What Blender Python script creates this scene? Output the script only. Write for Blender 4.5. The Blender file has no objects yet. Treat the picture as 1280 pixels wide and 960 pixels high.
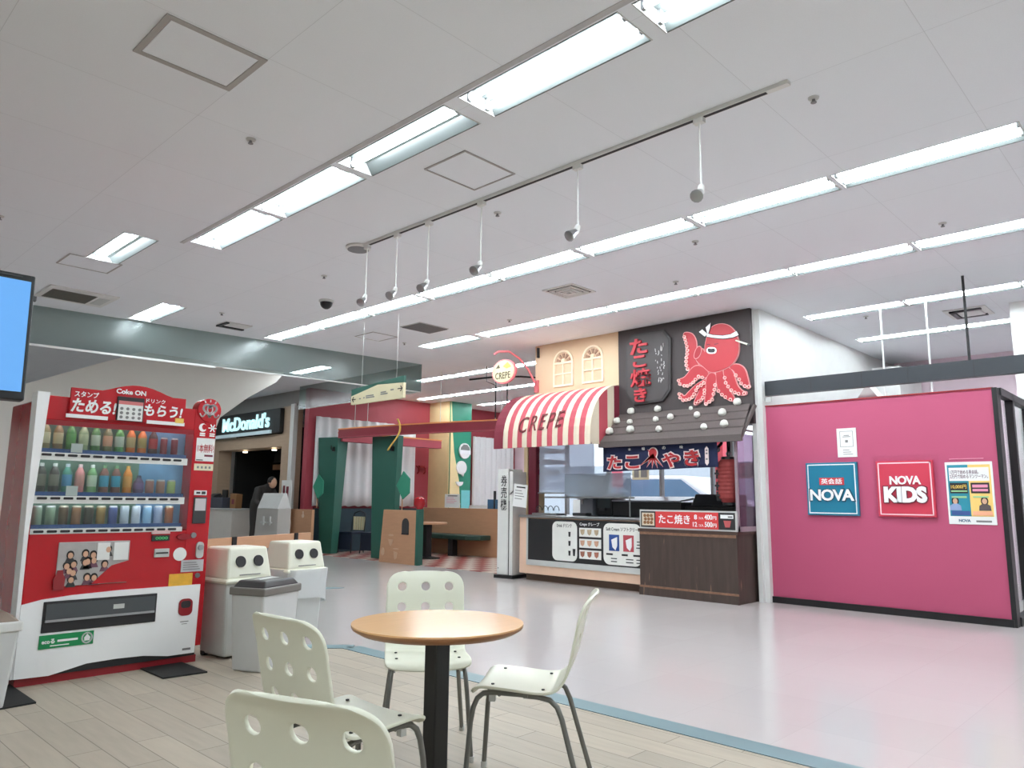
import bpy, bmesh, math, random
from mathutils import Vector, Matrix
random.seed(7)
C = bpy.context.scene.collection
PI = math.pi
ORD = ['first','second','third','fourth','fifth','sixth','seventh','eighth','ninth','tenth','eleventh','twelfth']

# ------------------------------------------------------------------ materials
def lin(c):
    return tuple((v/255/12.92 if v/255 <= .04045 else ((v/255+.055)/1.055)**2.4) for v in c) + (1.0,)

MATS = {}
def mat(name, col, rough=.5, metal=0., spec=.5, noise=.06, scale=6., emit=0., stretch=None, bump=0.):
    if name in MATS: return MATS[name]
    m = bpy.data.materials.new(name); m.use_nodes = True
    nt = m.node_tree; b = nt.nodes['Principled BSDF']
    b.inputs['Roughness'].default_value = rough
    b.inputs['Metallic'].default_value = metal
    b.inputs['Specular IOR Level'].default_value = spec
    c = lin(col)
    tc = nt.nodes.new('ShaderNodeTexCoord'); nz = nt.nodes.new('ShaderNodeTexNoise')
    nz.inputs['Scale'].default_value = scale; nz.inputs['Detail'].default_value = 3
    src = tc.outputs['Object']
    if stretch:
        mp = nt.nodes.new('ShaderNodeMapping'); mp.inputs['Scale'].default_value = stretch
        nt.links.new(src, mp.inputs['Vector']); src = mp.outputs['Vector']
    nt.links.new(src, nz.inputs['Vector'])
    mx = nt.nodes.new('ShaderNodeMix'); mx.data_type = 'RGBA'
    mx.inputs[6].default_value = tuple(max(0, v*(1-noise)) for v in c[:3]) + (1,)
    mx.inputs[7].default_value = tuple(min(1, v*(1+noise)) for v in c[:3]) + (1,)
    nt.links.new(nz.outputs['Fac'], mx.inputs[0]); nt.links.new(mx.outputs[2], b.inputs['Base Color'])
    if bump:
        bp = nt.nodes.new('ShaderNodeBump'); bp.inputs['Strength'].default_value = bump; bp.inputs['Distance'].default_value = .01
        nt.links.new(nz.outputs['Fac'], bp.inputs['Height']); nt.links.new(bp.outputs['Normal'], b.inputs['Normal'])
    if emit:
        b.inputs['Emission Color'].default_value = c; b.inputs['Emission Strength'].default_value = emit
    MATS[name] = m
    return m

def glass_mat(name, tint, amount, rough=.03, extra=None):
    """clear sheet: tinted transparency with a fresnel-driven mirror sheen"""
    m = bpy.data.materials.new(name); m.use_nodes = True; nt = m.node_tree
    for n in list(nt.nodes): nt.nodes.remove(n)
    out = nt.nodes.new('ShaderNodeOutputMaterial'); tr = nt.nodes.new('ShaderNodeBsdfTransparent'); gl = nt.nodes.new('ShaderNodeBsdfGlossy')
    tr.inputs['Color'].default_value = lin(tint); gl.inputs['Roughness'].default_value = rough; gl.inputs['Color'].default_value = (1,1,1,1)
    lw = nt.nodes.new('ShaderNodeLayerWeight'); lw.inputs['Blend'].default_value = .5
    pw = nt.nodes.new('ShaderNodeMath'); pw.operation = 'POWER'; pw.inputs[1].default_value = 4.5
    nt.links.new(lw.outputs['Facing'], pw.inputs[0])
    mul = nt.nodes.new('ShaderNodeMath'); mul.operation = 'MULTIPLY_ADD'; mul.inputs[1].default_value = amount*.9; mul.inputs[2].default_value = amount*.025; mul.use_clamp = True
    nt.links.new(pw.outputs[0], mul.inputs[0])
    mx = nt.nodes.new('ShaderNodeMixShader')
    nt.links.new(mul.outputs[0], mx.inputs['Fac']); nt.links.new(tr.outputs[0], mx.inputs[1]); nt.links.new(gl.outputs[0], mx.inputs[2])
    last = mx.outputs[0]
    if extra:
        df = nt.nodes.new('ShaderNodeBsdfDiffuse'); df.inputs['Color'].default_value = lin(extra[0])
        m2 = nt.nodes.new('ShaderNodeMixShader'); m2.inputs['Fac'].default_value = extra[1]
        nt.links.new(last, m2.inputs[1]); nt.links.new(df.outputs[0], m2.inputs[2]); last = m2.outputs[0]
    nt.links.new(last, out.inputs['Surface'])
    return m

def floor_mats():
    # glossy pale vinyl tiles
    m = mat('floor_vinyl', (206,198,196), rough=.16, spec=.5, noise=.03, scale=.6)
    nt = m.node_tree; b = nt.nodes['Principled BSDF']
    br = nt.nodes.new('ShaderNodeTexBrick'); tc = nt.nodes.new('ShaderNodeTexCoord')
    br.offset = 0; br.inputs['Scale'].default_value = 1; br.inputs['Brick Width'].default_value = .6; br.inputs['Row Height'].default_value = .6
    br.inputs['Mortar Size'].default_value = .0015; br.inputs['Color1'].default_value = (1,1,1,1); br.inputs['Color2'].default_value = (.975,.97,.97,1); br.inputs['Mortar'].default_value = (.9,.89,.89,1)
    nt.links.new(tc.outputs['Object'], br.inputs['Vector'])
    old = b.inputs['Base Color'].links[0].from_socket
    mm = nt.nodes.new('ShaderNodeMix'); mm.data_type = 'RGBA'; mm.blend_type = 'MULTIPLY'; mm.inputs[0].default_value = 1
    nt.links.new(old, mm.inputs[6]); nt.links.new(br.outputs['Color'], mm.inputs[7]); nt.links.new(mm.outputs[2], b.inputs['Base Color'])
    # grey oak planks running away to the left
    w = bpy.data.materials.new('floor_oak'); w.use_nodes = True; nt = w.node_tree; b = nt.nodes['Principled BSDF']
    b.inputs['Roughness'].default_value = .45; b.inputs['Specular IOR Level'].default_value = .35
    tc = nt.nodes.new('ShaderNodeTexCoord'); mp = nt.nodes.new('ShaderNodeMapping'); mp.inputs['Rotation'].default_value = (0,0,PI/2)
    nt.links.new(tc.outputs['Object'], mp.inputs['Vector'])
    br = nt.nodes.new('ShaderNodeTexBrick'); br.offset = .37; br.inputs['Scale'].default_value = 1
    br.inputs['Brick Width'].default_value = .92; br.inputs['Row Height'].default_value = .155; br.inputs['Mortar Size'].default_value = .0022
    br.inputs['Color1'].default_value = lin((188,176,158)); br.inputs['Color2'].default_value = lin((172,161,145)); br.inputs['Mortar'].default_value = lin((120,110,98))
    nt.links.new(mp.outputs['Vector'], br.inputs['Vector'])
    nz = nt.nodes.new('ShaderNodeTexNoise'); nz.inputs['Scale'].default_value = 3; nz.inputs['Detail'].default_value = 6
    mp2 = nt.nodes.new('ShaderNodeMapping'); mp2.inputs['Scale'].default_value = (9,1,1)
    nt.links.new(tc.outputs['Object'], mp2.inputs['Vector']); nt.links.new(mp2.outputs['Vector'], nz.inputs['Vector'])
    rp = nt.nodes.new('ShaderNodeMapRange'); rp.inputs['To Min'].default_value = .8; rp.inputs['To Max'].default_value = 1.12
    nt.links.new(nz.outputs['Fac'], rp.inputs['Value'])
    mm = nt.nodes.new('ShaderNodeMix'); mm.data_type = 'RGBA'; mm.blend_type = 'MULTIPLY'; mm.inputs[0].default_value = 1
    nt.links.new(br.outputs['Color'], mm.inputs[6]); nt.links.new(rp.outputs['Result'], mm.inputs[7]); nt.links.new(mm.outputs[2], b.inputs['Base Color'])
    # red / cream checker
    k = bpy.data.materials.new('floor_checker'); k.use_nodes = True; nt = k.node_tree; b = nt.nodes['Principled BSDF']; b.inputs['Roughness'].default_value = .3
    tc = nt.nodes.new('ShaderNodeTexCoord'); ch = nt.nodes.new('ShaderNodeTexChecker'); ch.inputs['Scale'].default_value = 1/.3
    ch.inputs['Color1'].default_value = lin((150,52,50)); ch.inputs['Color2'].default_value = lin((206,190,178))
    nt.links.new(tc.outputs['Object'], ch.inputs['Vector']); nt.links.new(ch.outputs['Color'], b.inputs['Base Color'])
    # ceiling boards: faint seams every 0.94 m one way, 1.13 m the other
    c = mat('ceiling_board', (240,243,247), rough=.9, spec=.1, noise=.035, scale=140)
    nt = c.node_tree; b = nt.nodes['Principled BSDF']
    br = nt.nodes.new('ShaderNodeTexBrick'); br.offset = 0; tc = nt.nodes.new('ShaderNodeTexCoord')
    mp = nt.nodes.new('ShaderNodeMapping'); mp.inputs['Location'].default_value = (-.74,.005,0)
    br.inputs['Scale'].default_value = 1; br.inputs['Brick Width'].default_value = 1.13; br.inputs['Row Height'].default_value = .94
    br.inputs['Mortar Size'].default_value = .0022; br.inputs['Mortar Smooth'].default_value = .5
    br.inputs['Color1'].default_value = (1,1,1,1); br.inputs['Color2'].default_value = (.985,.985,.985,1); br.inputs['Mortar'].default_value = (.8,.8,.8,1)
    nt.links.new(tc.outputs['Object'], mp.inputs['Vector']); nt.links.new(mp.outputs['Vector'], br.inputs['Vector'])
    old = b.inputs['Base Color'].links[0].from_socket
    mm = nt.nodes.new('ShaderNodeMix'); mm.data_type = 'RGBA'; mm.blend_type = 'MULTIPLY'; mm.inputs[0].default_value = 1
    nt.links.new(old, mm.inputs[6]); nt.links.new(br.outputs['Color'], mm.inputs[7]); nt.links.new(mm.outputs[2], b.inputs['Base Color'])
    return m, w, k, c

def worn_wood():
    m = mat('worn_dark_wood', (74,60,54), rough=.5, noise=.4, scale=3, stretch=(6,6,.7))
    nt = m.node_tree; b = nt.nodes['Principled BSDF']
    tc = nt.nodes.new('ShaderNodeTexCoord'); mp = nt.nodes.new('ShaderNodeMapping'); mp.inputs['Scale'].default_value = (22,22,2.4)
    nz = nt.nodes.new('ShaderNodeTexNoise'); nz.inputs['Scale'].default_value = 1; nz.inputs['Detail'].default_value = 5
    nt.links.new(tc.outputs['Object'], mp.inputs['Vector']); nt.links.new(mp.outputs['Vector'], nz.inputs['Vector'])
    rp = nt.nodes.new('ShaderNodeMapRange'); rp.inputs['From Min'].default_value = .66; rp.inputs['From Max'].default_value = .76
    nt.links.new(nz.outputs['Fac'], rp.inputs['Value'])
    old = b.inputs['Base Color'].links[0].from_socket
    mm = nt.nodes.new('ShaderNodeMix'); mm.data_type = 'RGBA'; mm.inputs[7].default_value = lin((150,118,96))
    nt.links.new(rp.outputs['Result'], mm.inputs[0]); nt.links.new(old, mm.inputs[6]); nt.links.new(mm.outputs[2], b.inputs['Base Color'])
    return m

# ------------------------------------------------------------------ mesh builder
class M:
    def __init__(s): s.v=[]; s.f=[]; s.m=[]; s.mi=0
    def _add(s, vs, fs):
        n=len(s.v); s.v += [tuple(p) for p in vs]; s.f += [tuple(i+n for i in f) for f in fs]; s.m += [s.mi]*len(fs); return s
    def use(s,i): s.mi=i; return s
    def box(s,x0,x1,y0,y1,z0,z1):
        vs=[(x,y,z) for z in (z0,z1) for y in (y0,y1) for x in (x0,x1)]
        return s._add(vs,[(0,2,3,1),(4,5,7,6),(0,1,5,4),(2,6,7,3),(0,4,6,2),(1,3,7,5)])
    def _ext(s,a,b):
        n=len(a)
        return s._add(list(a)+list(b),[tuple(range(n)),tuple(range(2*n-1,n-1,-1))]+[(i,i+n,(i+1)%n+n,(i+1)%n) for i in range(n)])
    def prism(s,p,y0,y1): return s._ext([(x,y0,z) for x,z in p],[(x,y1,z) for x,z in p])
    def prism_z(s,p,z0,z1): return s._ext([(x,y,z0) for x,y in p],[(x,y,z1) for x,y in p])
    def prism_x(s,p,x0,x1): return s._ext([(x0,y,z) for y,z in p],[(x1,y,z) for y,z in p])
    def disc(s,x,z,r,y0,y1,n=20,rz=None):
        rz = rz or r
        return s.prism([(x+r*math.cos(2*PI*i/n), z+rz*math.sin(2*PI*i/n)) for i in range(n)],y0,y1)
    def tube(s,path,r,n=8):
        P=[Vector(p) for p in path]; k=len(P); rs=r if isinstance(r,(list,tuple)) else [r]*k
        T=[]
        for i in range(k):
            d=(P[min(i+1,k-1)]-P[max(i-1,0)]); T.append(d.normalized() if d.length>1e-9 else Vector((0,0,1)))
        a=Vector((0,0,1)) if abs(T[0].z)<.9 else Vector((1,0,0))
        u=T[0].cross(a).normalized(); vs=[]
        for i in range(k):
            u=(u-T[i]*u.dot(T[i])).normalized(); w=T[i].cross(u)
            vs += [P[i]+(u*math.cos(2*PI*j/n)+w*math.sin(2*PI*j/n))*rs[i] for j in range(n)]
        fs=[(i*n+j,i*n+(j+1)%n,(i+1)*n+(j+1)%n,(i+1)*n+j) for i in range(k-1) for j in range(n)]
        fs += [tuple(range(n-1,-1,-1)), tuple(range((k-1)*n,k*n))]
        return s._add(vs,fs)
    def lathe(s,prof,n=16,c=(0,0,0)):
        vs=[(c[0]+r*math.cos(2*PI*j/n),c[1]+r*math.sin(2*PI*j/n),c[2]+z) for r,z in prof for j in range(n)]
        k=len(prof)
        fs=[(i*n+j,i*n+(j+1)%n,(i+1)*n+(j+1)%n,(i+1)*n+j) for i in range(k-1) for j in range(n)]
        fs += [tuple(range(n-1,-1,-1)), tuple(range((k-1)*n,k*n))]
        return s._add(vs,fs)
    def ball(s,c,r,n=12,k=8):
        if not isinstance(r,(list,tuple)): r=(r,r,r)
        vs=[];
        for i in range(1,k):
            t=PI*i/k
            vs += [(c[0]+r[0]*math.sin(t)*math.cos(2*PI*j/n),c[1]+r[1]*math.sin(t)*math.sin(2*PI*j/n),c[2]-r[2]*math.cos(t)) for j in range(n)]
        b=len(vs); vs += [(c[0],c[1],c[2]-r[2]),(c[0],c[1],c[2]+r[2])]
        fs=[(i*n+j,i*n+(j+1)%n,(i+1)*n+(j+1)%n,(i+1)*n+j) for i in range(k-2) for j in range(n)]
        fs += [(b,(j+1)%n,j) for j in range(n)] + [(b+1,(k-2)*n+j,(k-2)*n+(j+1)%n) for j in range(n)]
        return s._add(vs,fs)
    def grid(s,fn,nu,nv):
        vs=[fn(i/nu,j/nv) for j in range(nv+1) for i in range(nu+1)]
        return s._add(vs,[(j*(nu+1)+i,j*(nu+1)+i+1,(j+1)*(nu+1)+i+1,(j+1)*(nu+1)+i) for j in range(nv) for i in range(nu)])
    def build(s,name,mats,parent=None,smooth=False,bevel=0,loc=None,rot=0,thick=0,recalc=True):
        me=bpy.data.meshes.new(name); me.from_pydata(s.v,[],s.f)
        if not isinstance(mats,(list,tuple)): mats=[mats]
        for q in mats: me.materials.append(q)
        me.polygons.foreach_set('material_index',s.m)
        if recalc:
            bm=bmesh.new(); bm.from_mesh(me); bmesh.ops.recalc_face_normals(bm,faces=bm.faces); bm.to_mesh(me); bm.free()
        if smooth:
            me.polygons.foreach_set('use_smooth',[True]*len(me.polygons)); me.set_sharp_from_angle(angle=math.radians(38))
        me.update()
        o=bpy.data.objects.new(name,me); C.objects.link(o); o.parent=parent
        if loc is not None: o.location=loc
        if rot: o.rotation_euler=(0,0,rot)
        if thick:
            md=o.modifiers.new('thick','SOLIDIFY'); md.thickness=thick; md.offset=0
        if bevel:
            md=o.modifiers.new('bevel','BEVEL'); md.width=bevel; md.segments=2; md.limit_method='ANGLE'; md.angle_limit=math.radians(40)
        return o

def text(name,body,mt,parent,box,y,ext=.003,bold=0.,shear=0.,loc=None,rot=0,spacing=1.,keep=False):
    """lettering standing on a front that faces local -y, fitted to box (x0,x1,z0,z1)"""
    cu=bpy.data.curves.new(name,'FONT'); cu.body=body; cu.offset=bold; cu.shear=shear; cu.extrude=.01; cu.space_character=spacing; cu.resolution_u=3
    o=bpy.data.objects.new(name,cu); C.objects.link(o)
    bpy.context.view_layer.update()
    me=bpy.data.meshes.new_from_object(o.evaluated_get(bpy.context.evaluated_depsgraph_get()))
    bpy.data.objects.remove(o); bpy.data.curves.remove(cu)
    me.name=name
    X=[v.co.x for v in me.vertices]; Y=[v.co.y for v in me.vertices]
    x0,x1,z0,z1=box; ax,bx,ay,by=min(X),max(X),min(Y),max(Y)
    sx=(x1-x0)/(bx-ax); sy=(z1-z0)/(by-ay)
    for v in me.vertices:
        a,b,c=v.co
        v.co=(x0+(a-ax)*sx, y-(c+.01)/.02*ext, z0+(b-ay)*sy)
    me.materials.clear(); me.materials.append(mt)
    for p in me.polygons: p.material_index=0
    o=bpy.data.objects.new(name,me); C.objects.link(o); o.parent=parent
    if loc is not None: o.location=loc
    if rot: o.rotation_euler=(0,0,rot)
    return o

def tag(o,label,cat,group=None):
    o['label']=label; o['category']=cat; o['kind']='thing'
    if group: o['group']=group
    return o
def thing(name,label,cat,loc=(0,0,0),rot=0,group=None):
    o=bpy.data.objects.new(name,None); o.empty_display_size=.1; C.objects.link(o)
    o.location=loc; o.rotation_euler=(0,0,rot)
    return tag(o,label,cat,group)
def struct(o): o['kind']='structure'; return o
def dup(root,loc,rot=None,label=None,group=None):
    r=root.copy(); C.objects.link(r); r.location=loc
    if rot is not None: r.rotation_euler=(0,0,rot)
    if label: r['label']=label
    if group: r['group']=group
    for ch in list(root.children):
        c=ch.copy(); C.objects.link(c); c.parent=r
        for g in list(ch.children):
            d=g.copy(); C.objects.link(d); d.parent=c
    return r
RW=-PI/2      # rotation of things whose front faces the hall (-X): local x runs towards -Y, local y into the stall
# ------------------------------------------------------------------ palette
VINYL,OAK,CHECK,CEIL=floor_mats(); WORN=worn_wood()
white=mat('white_paint',(225,225,222),.5); offwhite=mat('warm_white_plastic',(232,232,214),.42,noise=.02)
black=mat('black_metal',(24,24,26),.4); darkgrey=mat('dark_grey',(60,60,62),.5); midgrey=mat('mid_grey',(128,128,130),.5); lightgrey=mat('light_grey_plastic',(200,201,198),.45)
steel=mat('brushed_steel',(170,172,175),.28,metal=.9); tubegrey=mat('grey_painted_tube',(120,120,116),.35,metal=.35)
red=mat('vending_red',(190,30,40),.25,noise=.03); darkred=mat('dark_red',(150,30,40),.35); signwhite=mat('sign_white',(245,245,245),.5,noise=.01)
pink=mat('magenta_wall_paint',(186,80,114),.55,noise=.02,scale=2); hallred=mat('red_wall_paint',(170,70,82),.6,noise=.03)
green=mat('deep_green_paint',(46,98,84),.5,noise=.05); cream=mat('cream_wall_paint',(222,193,160),.7,noise=.02)
beige=mat('warm_grey_wall_paint',(226,222,214),.8,noise=.02); wood=mat('light_oak_board',(196,150,116),.45,noise=.1,scale=4,stretch=(1,1,6)); woodgrey=mat('pale_wood_board',(190,165,140),.5,noise=.1,scale=4,stretch=(1,1,6))
tablewood=mat('beech_table_top',(230,182,130),.2,noise=.06,scale=4,stretch=(1,9,1)); tableedge=mat('table_edge',(150,102,66),.4)
navy=mat('navy_cloth',(34,42,78),.8,noise=.1,scale=40); maroon=mat('maroon_paint',(116,34,52),.5); teal=mat('teal_floor_trim',(118,144,150),.4)
kraft=mat('beige_interior',(214,190,150),.7); yellow=mat('yellow_paint',(236,196,90),.5); orange=mat('orange_edge',(232,150,90),.5)
curtainm=mat('white_curtain',(226,226,228),.85,noise=.04,scale=20); darkteal=mat('dark_teal_panel',(40,62,72),.5); navyp=mat('navy_panel',(30,40,60),.6)
stonem=mat('white_plaster_stone',(222,220,212),.8,noise=.1,scale=30,bump=.3); greywood=mat('weathered_plank',(92,82,80),.7,noise=.18,scale=6,stretch=(1,9,9)); boardbrown=mat('charcoal_brown_board',(66,58,58),.65,noise=.15,scale=3,stretch=(12,1,1.2))
plaquem=mat('dark_plaque',(56,52,52),.5,noise=.1); octored=mat('octopus_red',(182,46,56),.5,noise=.04); octopink=mat('octopus_outline',(222,150,150),.6); inkdark=mat('dark_print',(40,38,40),.6); inkgrey=mat('grey_print',(130,128,128),.6)
blue=mat('blue_print',(46,84,150),.5); novateal=mat('teal_sign',(20,122,152),.45,noise=.02); kidsred=mat('kids_sign_red',(206,58,82),.45,noise=.02); pinkprint=mat('pink_print',(232,150,176),.5)
skin=mat('skin',(214,168,140),.6); hair=mat('dark_hair',(34,26,24),.6); printgreen=mat('sticker_green',(20,140,80),.45); rubber=mat('black_rubber',(22,22,22),.7)
silverp=mat('silver_panel',(168,170,174),.35,metal=.5); paperm=mat('white_paper',(236,236,234),.7,noise=.02); bagm=glass_mat('clear_plastic_bag',(235,238,238),.8,.25,((236,238,238),.6))
clear=glass_mat('clear_glass',(250,253,253),1.0); smoke=glass_mat('tinted_smoke_glass',(216,224,222),1.2,.22,((150,164,164),.12)); plexi=glass_mat('plexi_panel',(196,180,196),1.0,.05,((150,130,150),.25)); blindm=glass_mat('frosted_roller_blind',(225,230,240),.3,.3,((214,222,236),.55))
tubem=mat('fluorescent_tube',(238,249,255),.4,emit=21.5,noise=0); downm=mat('downlight_lens',(255,240,215),.4,emit=6,noise=0); screenm=mat('television_screen',(88,146,206),.3,emit=.38,noise=.1,scale=1.2)
letterlit=mat('backlit_letters',(190,232,236),.5,emit=.55,noise=0)
asphalt=mat('asphalt',(170,172,176),.9); carwhite=mat('car_white',(226,230,236),.25); carglass=mat('car_window',(110,140,170),.15)
glowpink=mat('pale_pink_wall',(228,208,216),.7); plinth=mat('plinth_brown',(110,92,80),.6)

# ------------------------------------------------------------------ room shell
H=3.7
def sbox(name,m,*b,**k): return struct(M().box(*b).build(name,m,**k))
sbox('floor',VINYL,-6,16,-6,22.5,-.12,0)
wood_edge=[(-6,-6),(3.62,-6),(3.62,5.28),(3.45,5.5),(2.9,5.95),(2.9,6.6),(-6,6.6)]
struct(M().prism_z(wood_edge,0,.004).build('floor_oak',OAK))
tr=M()
def strip(a,b,w,z=.008,q=tr):
    d=Vector((b[0]-a[0],b[1]-a[1])).normalized(); n=Vector((d.y,-d.x))*w
    q.prism_z([a,b,(b[0]+n.x,b[1]+n.y),(a[0]+n.x,a[1]+n.y)],0,z)
strip((3.60,5.3),(3.60,-6),-.16); strip((3.42,5.48),(3.66,5.26),-.14); strip((2.88,5.95),(3.44,5.48),-.14)
struct(tr.build('trim_1',teal))
t2=M(); t2.prism_z([(5.55,9.5),(5.98,8.84),(5.45,8.95)],0,.006); struct(t2.build('trim_2',teal))
sbox('floor_checkered',CHECK,9.02,15.7,8.3,14.8,0,.006)
sbox('wall_south',white,-6,16,-6.15,-6,0,H); sbox('wall_west',beige,-6.15,-6,-6,22.5,0,H); sbox('wall_north',beige,-6,16,22.5,22.65,0,H)
# east wall with the shop windows that look out on the car park
ew=M()
ew.box(15.8,15.95,-6,7.0,0,H); ew.box(15.8,15.95,14.3,22.5,0,H); ew.box(15.8,15.95,7.0,14.3,0,.75); ew.box(15.8,15.95,7.0,14.3,3.0,H)
struct(ew.build('wall_east',glowpink))
wf=bpy.data.objects.new('window_1',None); C.objects.link(wf); struct(wf)
w=M()
for y in (7.0,8.1,8.62,10.0,11.6,13.0,14.26): w.box(15.78,15.9,y,y+.07,.75,3.0)
w.box(15.78,15.9,7,14.3,.75,.83); w.box(15.78,15.9,7,14.3,2.94,3.0)
w.build('window_frame',midgrey,wf); M().box(15.85,15.86,7.05,14.28,.83,2.94).build('pane',clear,wf)
# wall between the stalls and the english school, seen above the magenta partition
sbox('wall_side',white,9.0,15.8,4.19,4.3,0,H)
sbox('wall_far',glowpink,14.2,14.3,-6,4.12,0,H)
sbox('pillar_1',white,10.75,10.95,1.55,1.75,0,H)
struct(M().box(13.0,14.2,3.7,4.12,0,3.45).build('trim_3',white))
# magenta partition
struct(M().box(9.08,9.2,1.69,4.25,.07,2.42).build('wall_right',pink))
struct(M().box(9.05,9.2,1.68,4.33,0,.075).build('baseboard_right',black))
struct(M().box(9.06,9.22,1.655,1.70,0,2.43).build('trim_4',black)); struct(M().box(9.065,9.2,1.69,4.25,2.42,2.435).build('trim_5',darkred))
struct(M().box(8.94,9.08,4.255,4.31,.0,3.7).build('trim_6',white))
# cream upper wall of the crepe stall, its short side wall and the stall pillar
struct(M().box(8.9,9.02,6.32,7.99,2.2,H).build('wall_stall',cream))
struct(M().box(8.98,9.4,8.22,8.3,0,2.9).build('wall_kitchen',kraft))
struct(M().box(8.98,9.06,8.04,8.2,0,2.9).build('pillar_2',maroon,bevel=.004))
# restaurant: red back wall, warm grey bulkhead, dark shop back
struct(M().box(8.98,15.8,14.98,15.15,0,H).build('wall_back',hallred))
struct(M().box(12.55,13.3,14.22,14.98,0,H).build('pillar_3',mat('cream_pillar',(226,200,150),.6)))
# wood-look warm grey bulkhead that rises to the ceiling behind the hanging glass
struct(M().prism([(-2,2.0),(2.755,2.62),(3.045,2.92),(4.402,3.543),(4.75,H),(7.5,H),(7.319,3.471),(6.754,3.106),(6.23,2.672),(6.05,2.1),(5.9,0),(-2,0)],13.5,13.62).build('wall_bulkhead',beige))
sbox('trim_7',mat('soffit_grey',(150,148,145),.8),9.0,9.15,15.15,20.2,3.34,H)
LIGHT_L,LIGHT_W,SLOTS=1.225,.33,[]
reflector=mat('light_reflector',(84,89,88),.35,noise=0)
# ------------------------------------------------------------------ ceiling equipment
def light_proto(single):
    r=thing('ceiling_light','x','ceiling light',(0,0,H))
    L,W=LIGHT_L,LIGHT_W
    m=M(); m.prism([(-W/2,0),(-W/2+.012,0),(-.1,.082),(-.03,.082),(0,.06),(.03,.082),(.1,.082),(W/2-.012,0),(W/2,0),(W/2,.1),(-W/2,.1)],-L/2,L/2)
    m.build('housing',reflector,r)
    for y in (-L/2,L/2-.008): M().prism([(-W/2+.004,-.004),(W/2-.004,-.004),(W/2-.01,.085),(-W/2+.01,.085)],y,y+.008).build('end_plate',lightgrey,r)
    for x in ((-.03,) if single else (-.078,.078)):
        t=M().tube([(x,-L/2+.03,.026),(x,L/2-.03,.026)],.021,10).build('tube',tubem,r,smooth=True)
        for y in (-L/2+.009,L/2-.029): M().box(x-.014,x+.014,y,y+.02,.004,.08).build('lamp_socket',midgrey,t)
    return r
twin=light_proto(False); solo=light_proto(True); first={'t':True,'s':True}
def place_light(x,y,label,group,single=False):
    SLOTS.append((x,y))
    k='s' if single else 't'; src=solo if single else twin
    if first[k]:
        first[k]=False; src.location=(x,y,H); src['label']=label; src['group']=group; return
    dup(src,(x,y,H),0,label,group)
rows=[(3.05,[6.585,5.30,4.005,2.65,1.34,.05,-1.25,-2.55],'the nearest ceiling row',2),
      (5.75,[10.17,8.93,7.68,6.41,5.17,3.89,2.62,1.37,.1,-1.2],'the middle row across the hall',None),
      (7.77,[8.83,7.47,6.27,5.05,3.84,2.62,1.37,.1,-1.2],'the row before the food stalls',None)]  # each row's last lights are unseen, added to light the foreground
for x,ys,where,sing in rows:
    for i,y in enumerate(ys):
        place_light(x,y,'%s light, %s from the far end of %s'%('single-tube' if i==sing else 'twin-tube',ORD[i],where),'fluorescent lights in '+where,i==sing)
far=[(9.95,[3.33,2.09,.87,-.36],'the row above the magenta partition'),(11.85,[3.31,2.09,.87,-.36],'the back row behind the magenta partition'),
     (10.03,[11.75,10.5,9.25],'the row above the restaurant front'),(11.92,[14.0,12.77,11.54,10.3],'the middle row over the restaurant'),(13.66,[13.6,12.37,11.14],'the back row over the restaurant')]
for x,ys,where in far:
    for i,y in enumerate(ys):
        place_light(x,y,'twin-tube light, %s from the far end of %s'%(ORD[i],where),'fluorescent lights in '+where)
place_light(2.51,8.02,'lone single-tube ceiling light above the vending machine','separate ceiling lights on the left',True)
place_light(3.82,10.45,'lone twin-tube ceiling light against the hanging glass sheet','separate ceiling lights on the left')
for i,y in enumerate((1.6,.33,-.94,-2.2)): place_light(.32,y,'added unseen twin-tube light, %s from the front of the row over the seating'%ORD[i],'added unseen lights in the row over the seating')  # unseen row, added to brighten the chairs and the vending front
for i,y in enumerate((3.1,1.83,.56,-.7,-2.0)): place_light(-2.4,y,'added unseen twin-tube light, %s from the far end of the row left of the seating'%ORD[i],'added unseen lights in the row left of the seating')  # second added row out of view, fills the left side
place_light(3.4,16.6,'twin-tube light far back, left of the grey bulkhead','lights behind the hanging glass'); place_light(7.75,12.9,'twin-tube light behind the hanging glass, above the burger shop end','lights behind the hanging glass')
for i,y in enumerate((18.6,17.2,15.8)): place_light(6.7,y,'added hidden twin-tube light, %s from the back of the row before the burger shop'%ORD[i],'added hidden lights before the burger shop')  # added out of view behind the bulkhead to light the burger shop front
# ceiling boards with an opening for every recessed light
xs={-6.,16.}; ys={-6.,22.5}
for (x,y) in SLOTS: xs|={round(x-LIGHT_W/2,4),round(x+LIGHT_W/2,4)}; ys|={round(y-LIGHT_L/2,4),round(y+LIGHT_L/2,4)}
xs=sorted(xs); ys=sorted(ys); m=M(); 
for a,b in zip(xs,xs[1:]):
    run=None
    for c0,d0 in zip(ys,ys[1:]):
        mx_,my_=(a+b)/2,(c0+d0)/2
        hole=any(abs(mx_-x)<LIGHT_W/2 and abs(my_-y)<LIGHT_L/2 for x,y in SLOTS)
        if hole:
            if run: m._add([(a,run[0],H),(b,run[0],H),(b,run[1],H),(a,run[1],H)],[(0,3,2,1)]); run=None
        else: run=(run[0],d0) if run else (c0,d0)
    if run: m._add([(a,run[0],H),(b,run[0],H),(b,run[1],H),(a,run[1],H)],[(0,3,2,1)])
struct(m.build('ceiling',CEIL,recalc=False)); struct(M().box(-6,16,-6,22.5,H+.12,H+.25).build('roof_slab',white))
struct(M().box(2.83,2.87,-3.2,7.3,H-.004,H).build('trim_8',mat('seam_grey',(190,188,188),.8)))
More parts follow.
